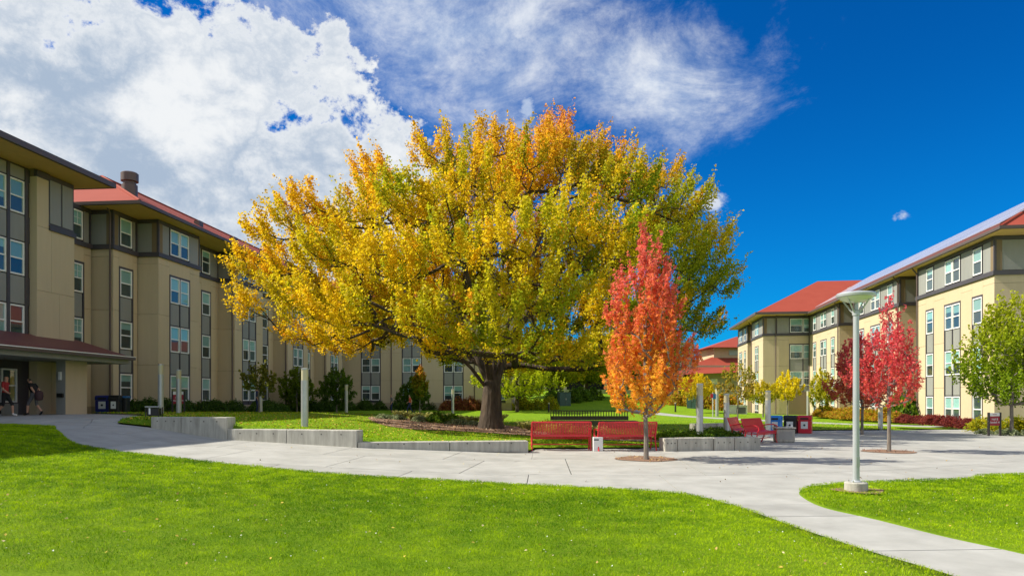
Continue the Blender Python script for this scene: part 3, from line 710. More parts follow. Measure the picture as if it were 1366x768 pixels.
# --- left building: local x = outward (to the court), local y = along, away from the camera
aL = math.atan(94/F)
def lw(o, d):                      # offset / depth -> local coordinates
    X = o+d*94/F; return X*math.cos(aL)-d*math.sin(aL), X*math.sin(aL)+d*math.cos(aL)
headsL = [2.98, 5.83, 8.68, 11.45]
def left_building():
    b = thing('dormitory_building', 'long tan and grey four storey hall in shade with maroon entrance canopy', 'building', (0, 0, 0), -aL)
    up = math.pi/2
    # section A
    ax, aend = lw(-25, 34.3); a0 = aend-30.0; zg = .82; zt = 12.15
    fa = Frame(ax, a0, up)
    ys = lambda d: lw(-25, d)[1]-a0
    glen = ys(31.95)               # glazed blue-grey wall ends at the pilaster
    fbox(b, fa, 'wall', 'trim', 0, glen, -.62, -.42, zg-.4, zt)
    for z0, z1 in ((3.9, 4.30), (5.86, 7.12), (8.71, 9.90), (11.48, zt-.10)): fbox(b, fa, 'spandrel', 'trim', 0, glen, -.42, -.351, z0, z1)
    fb = Frame(ax-.35, a0, up)
    cols = [glen-.75-i*1.0 for i in range(9)]
    for i, s in enumerate(cols):
        for h in headsL[1:]:
            window(b, fb, s, h-WH, .84)
        for z0, z1 in ((headsL[3]+.06, zt-.12), (headsL[2]+.06, headsL[3]-WH-.06), (headsL[1]+.06, headsL[2]-WH-.06)):
            fbox(b, fb, 'panel', 'panel_grey', s-.40, s+.40, 0, .03, z0, z1)
        fbox(b, fb, 'trim_post', 'trim', s+.42, s+.58, -.07, .06, 4.0, zt-.10)
    # entrance floor: door, window, tan panels
    window(b, fb, glen-1.15, 1.45, .84); fbox(b, fb, 'panel', 'panel_grey', glen-1.6, glen-.7, 0, .03, zg, 1.40)
    d = fbox(b, fb, 'door', 'dark_open', glen-3.35, glen-2.05, 0, .03, zg, 3.0)
    for a, c, z0, z1 in ((glen-3.47, glen-3.35, zg, 3.12), (glen-2.05, glen-1.93, zg, 3.12), (glen-3.35, glen-2.05, 3.0, 3.12)): fbox(b, fb, 'door_frame', 'door_frame', a, c, 0, .09, z0, z1)
    # pilaster and solid corner wall with joints; grey panels at the top
    sp, se = glen, 30.0; sw = ys(32.65)
    fbox(b, fa, 'wall', 'joint', sp, se, -1.0, -.12, zg-.4, zt)
    jz = [zg-.3, 4.2, 6.6, 9.55, zt-.05]
    for j in range(3):
        mid = (sp+se)/2+(.2 if j % 2 else -.3)
        fbox(b, fa, 'wall_panel', 'stucco', sp-.0, mid-.006, -.12, 0, jz[j]+.006, jz[j+1]-.006); fbox(b, fa, 'wall_panel', 'stucco', mid+.006, se, -.12, 0, jz[j]+.006, jz[j+1]-.006)
    fbox(b, fa, 'wall_panel', 'stucco', sp, sw, -.12, 0, 9.556, zt-.35); fbox(b, fa, 'trim_head', 'trim', sp-.04, sw+.04, -.12, .05, zt-.35, zt-.05)
    fbox(b, fa, 'cladding', 'trim', sw, se, -.12, -.03, 9.556, zt-.05); fbox(b, fa, 'belt', 'trim', sw, se+.05, -.03, .08, 9.5, 9.72)
    hm = (sw+se)/2
    for q0, q1 in ((sw+.10, hm-.05), (hm+.05, se-.10)): fbox(b, fa, 'panel', 'panel_grey', q0, q1, -.03, 0, 9.85, zt-.28)
    # far end wall of A and side of the pilaster
    fend = Frame(ax, aend, math.pi); 
    fbox(b, Frame(ax-.36, a0+sp, 0), 'wall_panel', 'stucco', -.02, .35, -.02, .003, zg-.3, zt-.35)
    mb = MB(); mb.box(ax-12, ax-.9, a0, aend-.02, zg-.4, zt-.02); mb.build('wall', 'stucco', b)
    hip_roof(b, ax-13.5, ax+1.5, a0-2, aend+.75, zt+.22, .30)
    # canopy over the entrance, with square pillar
    cx0 = ax-.35; cx1 = lw(-22.4, 30)[0]; c0 = a0-1; c1 = lw(-22.4, 34.7)[1]
    mb = MB(); zc = 3.55
    mb.add([(cx0, c0, zc+1.30), (cx1, c0, zc+.12), (cx1, c1, zc+.12), (cx0, c1, zc+1.0), (cx0, c0, zc), (cx1, c0, zc), (cx1, c1, zc), (cx0, c1, zc)], [(0, 1, 2, 3), (4, 7, 6, 5), (0, 4, 5, 1), (2, 6, 7, 3), (0, 3, 7, 4)])
    cn = mb.build('canopy', 'canopy_red', b)
    m2 = MB(); m2.box(cx1, cx1+.11, c0, c1+.1, zc-.02, zc+.16); m2.box(cx0, cx1, c1, c1+.11, zc-.02, zc+.16); m2.build('canopy_gutter', 'gutter', cn)
    m2 = MB(); m2.box(cx1+.11, cx1+.125, c0, c1+.1, zc+.11, zc+.15); m2.build('drip_edge', 'white_frame', cn)
    m2 = MB(); m2.box(cx0, cx1-.1, c0, c1-.1, zc-.22, zc-.01); m2.build('canopy_beam', 'panel_grey', cn)
    px, py = lw(-23.35, 31.3)
    m2 = MB(); m2.box(px-.30, px+.16, py, py+1.35, zg-.3, zc-.22); pl = m2.build('pillar', 'stucco', b)
    m2 = MB(); m2.box(px-.29, px+.15, py-.012, py-.001, zg-.3, zc-.23); m2.build('pillar_face', 'panel_grey', pl)
    m2 = MB(); m2.box(px-.12, px-.02, py-.10, py-.012, 2.45, 2.82); m2.build('wall_lamp', 'label_white', b)
    m2 = MB(); m2.box(px-.20, px+.08, py-.10, py-.012, 1.68, 1.86); m2.build('mail_slot', 'bin_black', b)
    # section B: stepped wall of bays
    zt = 11.72; zg = .8
    def wallseg(o, d0, d1, cols, ends=(0, 1), **k):
        x, y0 = lw(o, d0); y1 = lw(o, d1)[1]; facade(b, Frame(x, y0, up), y1-y0, zg, headsL, zt, [(s, n) for s, n in cols], ends=ends, **k)
        return x, y0, y1
    def stepseg(o0, o1, d, pipe=True):     # wall facing the camera between two offsets
        x0, _ = lw(o0, d); x1, y = lw(o1, d); x1 -= .003; y -= .004; fr = Frame(x0-.3, y, 0)
        facade(b, fr, x1-x0+.3, zg, headsL, zt, [], ends=(0, 1), basecourse=True)
        if pipe: downpipe(b, fr, x1-x0+.3-.12, zg, zt+.15)
    wallseg(-26.3, 34.0, 37.3, [(2.2, 1)], muntin=True)
    stepseg(-26.3, -25.1, 37.3)
    wallseg(-25.1, 37.3, 39.3, [(1.05, 1)])
    stepseg(-25.1, -23.9, 39.3, False)
    d = 39.3
    for i in range(4):
        x, y0, y1 = wallseg(-23.9, d, d+4.2, [(2.1, 2)])
        # hidden return and recessed shoulder with single windows
        mb = MB(); mb.box(lw(-25.3, d+4.2)[0], x-.02, y1-.3, y1-.002, zg-.4, zt); mb.build('wall', 'stucco', b)
        e = d+8.6
        wallseg(-25.1, d+4.2, e+.2, [(3.0, 1)])
        if i < 3: stepseg(-25.1, -23.9, e)
        d = e
    yend = lw(-25, d)[1]
    mb = MB(); mb.box(lw(-38, 40)[0], lw(-26.3, 40)[0]-.42, lw(-25, 35.0)[1], yend+12, zg-.4, zt-.02); mb.build('wall', 'stucco', b)
    ex = lw(-23.0, 40)[0]; ey = lw(-25, 36.4)[1]
    roof, rg_ = hip_roof(b, lw(-38.5, 40)[0], ex, ey, yend+14, zt+.15, .51, True, True, .14)
    # round roof flue
    fx, fy = at(173, 40), 40; lx = fx*math.cos(aL)-fy*math.sin(aL); ly = fx*math.sin(aL)+fy*math.cos(aL)
    m2 = MB(); m2.lathe([(.42, 12.4), (.42, 13.85), (.34, 13.9), (.34, 14.02), (.47, 14.06), (.47, 14.5), (.4, 14.56), (.02, 14.58)], 16, (lx, ly, 0)); m2.build('roof_flue', 'gutter', b, smooth=True)
    for k in range(6):
        m2 = MB(); yy = ey+9+k*4.6; xx = ex-2.1; zz2 = zt+.15+2.1*.51; m2.box(xx-.18, xx+.18, yy, yy+.5, zz2-.1, zz2+.28); m2.build('roof_vent', 'gutter', roof)
    # wing across the back of the court
    yb = lw(-25, 72.8)[1]; x0 = lw(-25.1, 72)[0]
    ctr = [-21.9+4.35*i for i in range(4)]; x1 = -21.9+4.35*4-2.7
    fw = Frame(x0, yb, 0); facade(b, fw, x1-x0, .2, headsL, zt, [(c-x0, 2) for c in ctr], ends=(0, 1))
    for c in (ctr[0]+2.2, ctr[2]+2.2): downpipe(b, fw, c-x0, .2, zt)
    mb = MB(); mb.box(x0-6, x1-.02, yb+.42, yb+13, -.2, zt-.02); mb.build('wall', 'stucco', b)
    m2 = MB(); hip = .40
    hx0, hx1, hy0, hy1 = x0-8, x1+1.2, yb-1.2, yb+14; zz2 = zt+.226; ymid = (hy0+hy1)/2; zr = zz2+(hy1-hy0)/2*hip; hw = (hy1-hy0)/2
    m2.add([(hx0, hy0, zz2), (hx1, hy0, zz2), (hx1, hy1, zz2), (hx0, hy1, zz2), (hx0, ymid, zr), (hx1-hw, ymid, zr)], [(0, 1, 5, 4), (1, 2, 5), (2, 3, 4, 5)]); m2.build('roof', 'roof_red', b)
    m2 = MB(); m2.box(hx0, hx1+.1, hy0-.1, hy0+.05, zz2-.22, zz2+.03); m2.box(hx1-.05, hx1+.1, hy0+.05, hy1, zz2-.22, zz2+.03); m2.build('gutter', 'gutter', b)
    m2 = MB(); m2.add([(hx0, hy0+.05, zz2-.2), (hx1-.05, hy0+.05, zz2-.2), (hx1-.05, hy1, zz2-.2), (hx0, hy1, zz2-.2)], [(0, 3, 2, 1)]); m2.build('soffit', 'soffit', b)
    return b
left_building()

aR = math.atan(137/F)
def rw(o, d): X = o+d*137/F; return X*math.cos(aR)-d*math.sin(aR), X*math.sin(aR)+d*math.cos(aR)
headsR = [1.76, 4.58, 7.40, 10.22]
def right_building():
    b = thing('dormitory_building', 'sunlit cream four storey hall with red roof and rows of solar panels', 'building', (0, 0, 0), -aR)
    zg = 0.0; zt = 10.52; dn = -math.pi/2     # along axis runs towards the camera, outward = -x
    def face(o, d0, d1, cols, **k):           # d0 far, d1 near
        x, y0 = rw(o, d0); y1 = rw(o, d1)[1]; fr = Frame(x, y0, dn); facade(b, fr, y0-y1, zg, headsR, zt, cols, **k); return fr, x, y0, y1
    def endface(o0, o1, d, cols=(), **k):     # faces the camera
        x0, y = rw(o0, d); x0 += .003; y -= .004; x1 = rw(o1, d)[0]; fr = Frame(x0, y, 0); facade(b, fr, x1-x0, zg, headsR, zt, list(cols), **k); return fr
    o = 20.8
    for d0, d1 in ((47.9, 38.2), (60.6, 50.9), (74.4, 64.6)):
        fr, x, y0, y1 = face(o, d0, d1, [(1.9, 1), (5.0, 2), (8.0, 1)], ends=(1, 1))
        fe = endface(o, o+(16 if d1 < 40 else 3.2), d1, ends=(1, 0))
        mb = MB(); mb.box(x+.42, x+(15.6 if d1 < 40 else 3.4), y1+.42, y0-.05, zg-.4, zt-.01); mb.build('wall', 'stucco', b)
        downpipe(b, fr, .12, zg, zt)
        if d1 > 40: downpipe(b, fr, y0-y1-.15, zg, zt)
    # recess back walls
    xb, yn = rw(o+3.0, 50.5)
    for d0, d1 in ((51.0, 47.5), (65, 60.2), (76, 74)):
        x, y0 = rw(o+3.0, d0); y1 = rw(o+3.0, d1)[1]; facade(b, Frame(x, y0, dn), y0-y1, zg, headsR, zt, [])
    yA = rw(o, 38.2)[1]; yB = rw(o, 76)[1]; xw = rw(o, 50)[0]
    mb = MB(); mb.box(xw+3.45, xw+15.5, yA+.6, yB+3, zg-.4, zt-.02); mb.build('wall', 'stucco', b)
    x0 = xw-.48; x1 = xw+17; y0 = yA-1.6; y1 = yB+8
    roof, (xm, ya, yb_, zr) = hip_roof(b, x0, x1, y0, y1, zt+.16, .55, True, True, .14)
    # solar array on the court side slope
    hw = xm-x0; ang = math.atan(.55); n = 30; k = 5; lenu = hw/math.cos(ang)
    mb = MB(); mb.box(0, 1.62, 0, 1.0, .03, .075); pm = mb.mesh('solar_panel', 'solar')
    fm = MB(); fm.box(-.03, 1.65, -.01, .03, -.02, .05); 
    for r_ in range(k):
        u = 1.15+r_*1.72
        ystart = y0+u*math.cos(ang)+1.0
        for c in range(int((yB+4-ystart)/1.04)):
            o2 = obj('solar_panel', pm, roof); o2.location = (x0+u*math.cos(ang)-.05*math.sin(ang), ystart+c*1.04, zt+.16+u*math.sin(ang)+.05*math.cos(ang)); o2.rotation_euler = (0, -ang, 0)
    rl = MB()
    for r_ in range(k):
        u = 1.10+r_*1.72; rl.box(x0+u*math.cos(ang), x0+u*math.cos(ang)+.08, y0+u*math.cos(ang)+1.0, yB+4, zt+.16+u*math.sin(ang)-.02, zt+.16+u*math.sin(ang)+.10)
    rl.build('solar_rail', 'solar_frame', roof)
    # cross wing at the far end
    oc = 16.0; dc = 75.2
    fr = endface(oc, o+3.3, dc, [(4.1, 2)], ends=(1, 0), wpair=1.28)
    downpipe(b, fr, 1.3, zg, zt)
    xcorner, yc = rw(oc, dc)
    f2, x, ya2, yb2 = face(oc, 81.4, 75.2, [(2.9, 2)], ends=(1, 1))
    f3, x3, y3, y4 = face(oc, 90.5, 84.0, [(2.0, 2), (4.9, 1)], ends=(1, 1)); endface(oc, oc+2.0, 84.0)
    downpipe(b, f2, .15, zg, zt)
    mb = MB(); mb.box(xcorner+.42, xcorner+20, yc+.42, yc+5.9, zg-.4, zt-.02); mb.box(xcorner+1.9, xcorner+20, yc+5.9, yc+8.6, zg-.4, zt-.03); mb.box(xcorner+.42, xcorner+20, yc+8.7, yc+15, zg-.4, zt-.02); mb.build('wall', 'stucco', b)
    # entrance recess below the wing
    m2 = MB(); m2.box(xcorner+2.7, xcorner+5.4, yc-.05, yc-.035, -.1, 2.35); m2.build('doorway', 'joint', b)
    X0, X1, Y0, Y1 = xcorner-1.0, xcorner+21, yc-1.5, yc+15.5; zz2 = zt+.245; hh = (Y1-Y0)/2; zr2 = zz2+hh*.53
    m2 = MB(); m2.add([(X0, Y0, zz2), (X1, Y0, zz2), (X1, Y1, zz2), (X0, Y1, zz2), (X0+hh, Y0+hh, zr2), (X1, Y0+hh, zr2)], [(0, 1, 5, 4), (3, 0, 4), (2, 3, 4, 5)]); r2 = m2.build('roof', 'roof_red', b)
    m2 = MB(); m2.box(X0-.1, X1, Y0-.1, Y0+.05, zz2-.22, zz2+.03); m2.box(X0-.1, X0+.05, Y0+.05, Y1, zz2-.22, zz2+.03); m2.build('gutter', 'gutter', b)
    m2 = MB(); m2.add([(X0+.05, Y0+.05, zz2-.21), (X1, Y0+.05, zz2-.21), (X1, Y1, zz2-.21), (X0+.05, Y1, zz2-.21)], [(0, 3, 2, 1)]); m2.build('soffit', 'soffit', b)
    m2 = MB(); cy = Y0+hh*.62; cz = zz2+hh*.62*.53; cx = X0+hh+2.4; m2.box(cx, cx+1.1, cy-.6, cy+.5, cz-.5, cz+.42); m2.build('skylight', 'panel_grey', r2)
    return b
right_building()

def far_house():
    d = 112; x0 = at(893, d); x1 = at(1000, d); z = -1.0
    b = thing('far_house', 'tan hall with two tiers of red hipped roof beyond the lawn', 'building', (0, d, 0))
    zz = lambda py, dd=d: CAMZ+(HY-py)/F*dd
    m2 = MB(); m2.box(x0+3.2, x1+10, 0, 12, z, zz(487)); m2.build('wall', 'far_wall', b)
    m2 = MB(); a = x0-.5; c = x1+10
    m2.add([(a, -2.5, zz(501)), (c, -2.5, zz(492)), (c, 10, zz(492)), (a, 10, zz(501)), (a+9.5, 4, zz(471)), (c, 4, zz(471))], [(0, 1, 5, 4), (3, 0, 4), (2, 3, 4, 5), (0, 3, 2, 1)]); m2.build('roof', 'roof_red', b)
    m2 = MB(); m2.box(x0+8, x1+10, 3, 12, z, zz(461)); m2.build('upper_wall', 'far_wall', b)
    m2 = MB(); a = x0+6.8; m2.add([(a, 1.5, zz(462)), (c, 1.5, zz(462)), (c, 14, zz(462)), (a, 14, zz(462)), (a+6.5, 8, zz(443)), (c, 8, zz(443))], [(0, 1, 5, 4), (3, 0, 4), (2, 3, 4, 5), (0, 3, 2, 1)]); m2.build('roof', 'roof_red', b)
    m2 = MB(); m2.box(x0+10.5, x1+10, 2.9, 3.0, zz(472), zz(465)); m2.build('window', 'blind', b)
    m2 = MB(); m2.box(x0+6.6, x0+7.7, -.06, 0, zz(512), zz(505)); m2.build('window', 'white_frame', b)
    # pale block with big windows behind the trees
    d2 = 128; b2 = thing('far_block', 'pale far block with wide teal windows seen between the trees', 'building', (0, d2, 0))
    m2 = MB(); m2.box(at(845, d2), at(925, d2), 0, 10, 0, CAMZ+(HY-456)/F*d2); m2.build('wall', 'far_wall', b2)
    for k in range(3):
        m2 = MB(); zc = CAMZ+(HY-468-k*22)/F*d2-2; m2.box(at(880, d2), at(916, d2), -.1, 0, zc, zc+1.9); m2.build('window', 'bin_navy', b2)
    # low arcade far behind
    d3 = 121; z0 = 2.3; b3 = thing('arcade_building', 'low brown building with a row of pale columns beyond the lawn', 'building', (0, d3, 0))
    m2 = MB(); m2.box(at(690, d3), at(860, d3), 3, 12, z0, 7.4); m2.build('wall', 'dark_open', b3)
    m2 = MB(); m2.box(at(688, d3), at(862, d3), -.3, 12, 7.4, 8.4); m2.build('fascia', 'far_wall', b3)
    for px in range(700, 862, 27): m2 = MB(); m2.box(at(px, d3)-.25, at(px, d3)+.25, 0, .5, z0, 7.4); m2.build('column', 'far_wall', b3)
    tag(MB().box(at(745, 108), at(850, 108), 108, 108.5, 1.2, Hs(at(800, 108), 108)+.55).build('low_wall', 'concrete_wall'), 'low pale wall along the far grass slope', 'wall')
far_house()

# ------------------------------------------------------------------ concrete seat walls
def seat_wall(label, pts, top, thick, joints, cap_after=True):
    """pts: front line (two points); joints: fractions."""
    (xa, ya), (xb, yb) = pts; L = math.hypot(xb-xa, yb-ya); ang = math.atan2(yb-ya, xb-xa)
    root = thing('concrete_wall', label, 'wall', (xa, ya, Hs(xa, ya)), ang); z0 = Hs(xa, ya); fr = [0]+joints+[1]
    for i in range(len(fr)-1):
        m2 = MB(); m2.box(L*fr[i]+.008, L*fr[i+1]-.008, 0, thick, -.65, top-z0); o = m2.build('block', 'concrete_wall', root, bevel=.018)
        hm = MB(); lx = L*(fr[i+1]-fr[i])
        for q in (.22, .5, .78):
            cx = L*fr[i]+lx*q; ring = [(cx+.022*math.cos(2*math.pi*j/10), -.0025, (top-z0)*.62+.022*math.sin(2*math.pi*j/10)) for j in range(10)]; hm.add(ring, [tuple(range(9, -1, -1))])
        hm.build('tie_hole', 'slab_joint', o)
    return root
seat_wall('tallest pale concrete seat wall half in shadow at the upper end of the path', [(at(201, 21.45), 21.45), (at(303, 20.95), 20.95)], 1.05, .45, [.40])
seat_wall('middle height concrete seat wall below the tall grey light column', [(at(303, 20.98), 20.98), (at(476, 20.05), 20.05)], .70, .45, [.47])
seat_wall('long low concrete seat wall in front of the big trunk', [(at(477, 20.06), 20.06), (at(705, 20.75), 20.75)], .355, .42, [.53])
seat_wall('low concrete seat wall beside the slim orange maple', [(at(887, 21.3), 21.3), (at(1015, 22.0), 22.0)], .40, .45, [.13, .5, .72])
seat_wall('short concrete wall behind the green bed by the red benches', [(at(927, 29.5), 29.5), (at(985, 30.3), 30.3)], .56, .4, [.5])

# ------------------------------------------------------------------ benches
def make_bench(label, group):
    root = thing('red_bench', label, 'bench', group=group); W = 1.83
    prof = [(-.33, .88), (-.30, .80), (-.25, .66), (-.20, .54), (-.14, .465), (-.05, .435), (.06, .43), (.17, .44), (.24, .43), (.275, .39), (.27, .35)]
    def straps(p, name):
        mb = MB(); n = 36; pit = W/n; w = pit*.66
        for i in range(n):
            x0 = -W/2+pit*(i+.17); vs = []
            for (y, z) in p: vs += [(x0, y, z), (x0+w, y, z), (x0+w, y+.004, z+.008), (x0, y+.004, z+.008)]
            fs = []
            for k in range(len(p)-1):
                for e in range(4): fs.append((k*4+e, k*4+(e+1) % 4, (k+1)*4+(e+1) % 4, (k+1)*4+e))
            mb.add(vs, fs)
        return mb.build(name, 'bench_red', root)
    straps(prof[:5], 'backrest'); straps(prof[4:], 'seat')
    mb = MB(); mb.tube([(-W/2, -.335, .885), (W/2, -.335, .885)], .022, 8); mb.build('top_rail', 'bench_red', root)
    mb = MB(); mb.box(-W/2, W/2, -.165, -.145, .43, .50); mb.tube([(-W/2, .27, .35), (W/2, .27, .35)], .018, 8); mb.build('seat_rail', 'bench_red', root)
    mb = MB(); mb.tube([(-W/2, .03, .18), (W/2, .03, .18)], .016, 6); mb.build('stretcher', 'bench_red', root)
    for s in (-1, 1):
        x = s*W/2
        mb = MB(); mb.tube([(x, -.30, 0), (x, -.20, .22), (x, -.17, .42), (x, -.24, .62), (x, -.335, .88)], .024, 8); mb.build('leg', 'bench_red', root, smooth=True)
        mb = MB(); mb.tube([(x, .30, 0), (x, .22, .20), (x, .24, .40)], .024, 8); mb.build('leg', 'bench_red', root, smooth=True)
        mb = MB(); mb.tube([(x, .24, .40), (x, .30, .52), (x, .27, .63), (x, .15, .67), (x, -.05, .66), (x, -.24, .63)], .022, 8); mb.build('armrest', 'bench_red', root, smooth=True)
        mb = MB(); mb.tube([(x, -.19, .38), (x, .24, .38)], .018, 6); mb.build('side_rail', 'bench_red', root)
    return root
G1 = 'red benches along the plaza edge'
bench = make_bench('red slatted metal bench seen from behind, at the end of the low wall', G1)
bx, by = at(749, 21.6), 21.6; bench.location = (bx, by+.30, Hs(bx, by)); bench.rotation_euler = (0, 0, 0)
bx, by = at(836, 21.5), 21.5
copy_tree(bench, loc=(bx, by+.3, Hs(bx, by)), rz=R(7), label='red slatted metal bench seen from behind, beside the orange maple', group=G1)
bx, by = at(989, 26.6), 26.6
copy_tree(bench, loc=(bx, by, Hs(bx, by)), rz=R(180+62), label='red bench behind the low wall, next to the green bed', group=G1)
bx, by = at(1014, 25.2), 25.2
copy_tree(bench, loc=(bx, by, Hs(bx, by)), rz=R(180+50), label='red bench beyond the wall end, next to the concrete litter block', group=G1)

# white box between the benches
x, y = at(797, 21.55), 21.55
wb = thing('white_box', 'white sheet metal box between the two red benches', 'box', (x, y, Hs(x, y)), R(4))
MB().box(-.15, .15, -.12, .12, 0, .43).build('case', 'label_white', wb, bevel=.012)
MB().box(-.13, .02, -.124, -.1215, .33, .37).build('print', 'label_ink', wb)

# ------------------------------------------------------------------ light columns
def light_column(label, x, y, h, r=.115, z=None):
    z = Hs(x, y) if z is None else z
    root = thing('light_column', label, 'lamp', (x, y, z), 0, 'grey light columns around the court')
    MB().lathe([(r*1.25, -.1), (r*1.25, .03), (r, .035), (r, h*.80)], 20).build('shaft', 'metal_grey', root, smooth=True)
    MB().lathe([(r*.94, h*.80), (r*.94, h-.05)], 20).build('lens', 'lens', root, smooth=True)
    MB().lathe([(r, h-.05), (r, h), (r*.6, h+.012)], 20).build('cap', 'metal_grey', root, smooth=True)
def col_px(label, px, top, base, d, **k):
    x = at(px, d); z = CAMZ+(HY-base)/F*d; zz = Hs(x, d); top_z = CAMZ+(HY-top)/F*d
    light_column(label, x, d, top_z-zz, **k)
col_px('grey light column behind the tallest concrete wall, nearer the bins', 214.5, 485.5, 552, 30)
col_px('grey light column in front of the maroon hall sign', 238.5, 493, 556, 31.5)
col_px('grey light column beside the small sapling on the shaded lawn', 347.5, 504, 552, 42.5)
col_px('largest grey light column standing right behind the middle seat wall', 406.5, 491, 575, 22.6)
col_px('slim light column on the far shaded grass beside the leafy shrubs', 462, 513, 552.5, 52)
col_px('slim light column on sunlit grass left of the thick trunk', 604, 518.5, 552.5, 60)
col_px('grey light column rising from the green bed behind the low wall', 933.5, 511.5, 587, 24.5)
col_px('grey light column behind the red benches with dark lens', 969, 525, 579, 28.8)
col_px('grey light column beside the blue recycling bin', 1024.5, 521, 577, 29.5)
col_px('pale column on the far path before the low far houses', 956.5, 518, 555, 60, r=.14)
col_px('pale column at the cross wing doorway', 1078, 521, 556, 66, r=.14)
col_px('pale column on the grass tip behind the red maples', 1174.5, 543, 573, 36)

# ------------------------------------------------------------------ lamp post
x, y = g(1142, 657)
lp = thing('lamp_post', 'tall pale grey lamp post with saucer head on the grass tip', 'lamp', (x, y, Hs(x, y)))
MB().lathe([(.185, -.1), (.185, .17), (.17, .185)], 28).build('footing', 'concrete_wall', lp, smooth=True)
MB().lathe([(.085, .185), (.085, .20), (.056, .215), (.047, 3.02), (.062, 3.03), (.062, 3.10), (.03, 3.13)], 24).build('pole', 'pole_paint', lp, smooth=True)
for k in range(4):
    a = R(35+90*k); c, s = math.cos(a), math.sin(a)
    MB().tube([(c*.04, s*.04, 3.06), (c*.10, s*.10, 3.12), (c*.26, s*.26, 3.33)], .013, 8).build('arm', 'pole_paint', lp, smooth=True)
MB().lathe([(.05, 3.245), (.16, 3.262), (.25, 3.30), (.285, 3.345)], 36).build('bowl', 'lamp_lens', lp, smooth=True)
MB().lathe([(.285, 3.335), (.315, 3.345), (.32, 3.38), (.30, 3.405), (.15, 3.43), (.01, 3.44)], 36).build('cover', 'pole_paint', lp, smooth=True)
MB().tube([(0, 0, 3.1), (0, 0, 3.25)], .03, 10).build('stem', 'pole_paint', lp)
MB().box(-.03, .03, -.072, -.060, .45, .62).build('access_plate', 'metal_grey', lp)
for k in range(4): a = R(45+90*k); MB().lathe([(.013, .185), (.013, .215)], 6, (.12*math.cos(a), .12*math.sin(a), 0)).build('bolt', 'steel', lp)
# small bare patch around its footing
pts = [(x+.05+math.cos(a)*(.42+.08*math.sin(3*a)), y-.02+math.sin(a)*.40) for a in np.linspace(0, 2*math.pi, 20, endpoint=False)]
sheet('bare_soil', pts, .045, 'mulch', .5)

# ------------------------------------------------------------------ bins
def bin_(name, label, m, px, base, w, h, dpt, rz, group, hood=True, d=None):
    if d: x, y = at(px, d), d
    else: x, y = g(px, base)
    root = thing(name, label, 'bin', (x, y, Hs(x, y)), rz, group)
    MB().box(-w/2, w/2, -dpt/2, dpt/2, 0, h*.72).build('body', m, root, bevel=.03)
    m2 = MB(); pr = [(-dpt/2-.01, h*.725), (-dpt/2-.01, h*.90), (-dpt*.36, h*.985), (0, h), (dpt*.36, h*.985), (dpt/2+.01, h*.90), (dpt/2+.01, h*.725)]
    k = len(pr); vs = [(-w/2-.01, a, b) for a, b in pr]+[(w/2+.01, a, b) for a, b in pr]
    m2.add(vs, [tuple(range(k-1, -1, -1)), tuple(range(k, 2*k))]+[(i, (i+1) % k, k+(i+1) % k, k+i) for i in range(k)]); hd = m2.build('hood', m, root, bevel=.012)
    MB().box(-w*.3, w*.3, -dpt/2-.014, -dpt/2-.0115, h*.77, h*.87).build('slot', 'bin_black' if m != 'bin_black' else 'dark_open', root)
    lb = MB().box(-w*.26, w*.26, -dpt/2-.006, -dpt/2-.002, h*.26, h*.66).build('label', 'label_white', root)
    MB().lathe([(.001, 0), (w*.085, 0)], 12).build('emblem', 'label_ink', lb).rotation_euler = (R(90), 0, 0)
    lb.children[0].location = (0, -dpt/2-.009, h*.46)
    return root
G2 = 'recycling bins at the plaza'
bin_('recycling_bin', 'bright blue recycling bin beside a grey light column', 'bin_blue', 1035, 578.5, .50, .85, .5, R(-32), G2)
bin_('recycling_bin', 'black bin between the blue one and the red one', 'bin_black', 1055, 577.5, .55, .84, .55, R(-32), G2)
bin_('recycling_bin', 'dark red bin at the edge of the grass', 'bin_red', 1074, 577.5, .58, .84, .52, R(-30), G2)
G3 = 'bins beside the shaded hall'
bin_('recycling_bin', 'navy blue bin in the shade against the hall shrubs', 'bin_navy', 139.5, 551, .66, .92, .6, R(8), G3, d=35.3)
bin_('recycling_bin', 'black round topped bin in the shade beside the navy one', 'bin_black', 154, 551, .46, .92, .5, R(8), G3, d=35.0)
r3 = thing('waste_tub', 'dark tub with blue lid in the shade by the hall shrubs', 'bin', (at(165, 35.6), 35.6, Hs(at(165, 35.6), 35.6)), R(8), G3)
MB().box(-.22, .22, -.25, .25, 0, .78).build('body', 'bin_black', r3, bevel=.03); MB().box(-.25, .25, -.28, .28, .79, .88).build('lid', 'lid_blue', r3, bevel=.02)

x, y = g(1050, 590)
lb = thing('litter_block', 'grey concrete litter receptacle beside the red bench arm', 'bin', (x, y+.3, Hs(x, y)), R(-10))
MB().box(-.33, .33, -.33, .33, 0, .50).build('body', 'concrete_wall', lb, bevel=.05)
MB().box(-.36, .36, -.36, .36, .505, .56).build('lid', 'concrete_wall', lb, bevel=.02)
MB().box(-.22, .22, -.336, -.331, .12, .40).build('panel', 'slab', lb)
x, y = g(1038.5, 588)
ash = thing('ash_urn', 'slim steel ash urn against the concrete litter block', 'ash urn', (x, y+.2, Hs(x, y)))
MB().lathe([(.075, 0), (.075, .50), (.06, .52)], 14).build('tube', 'steel', ash, smooth=True); MB().lathe([(.05, .52), (.085, .54), (.085, .57), (.02, .58)], 14).build('cap', 'bin_black', ash, smooth=True)

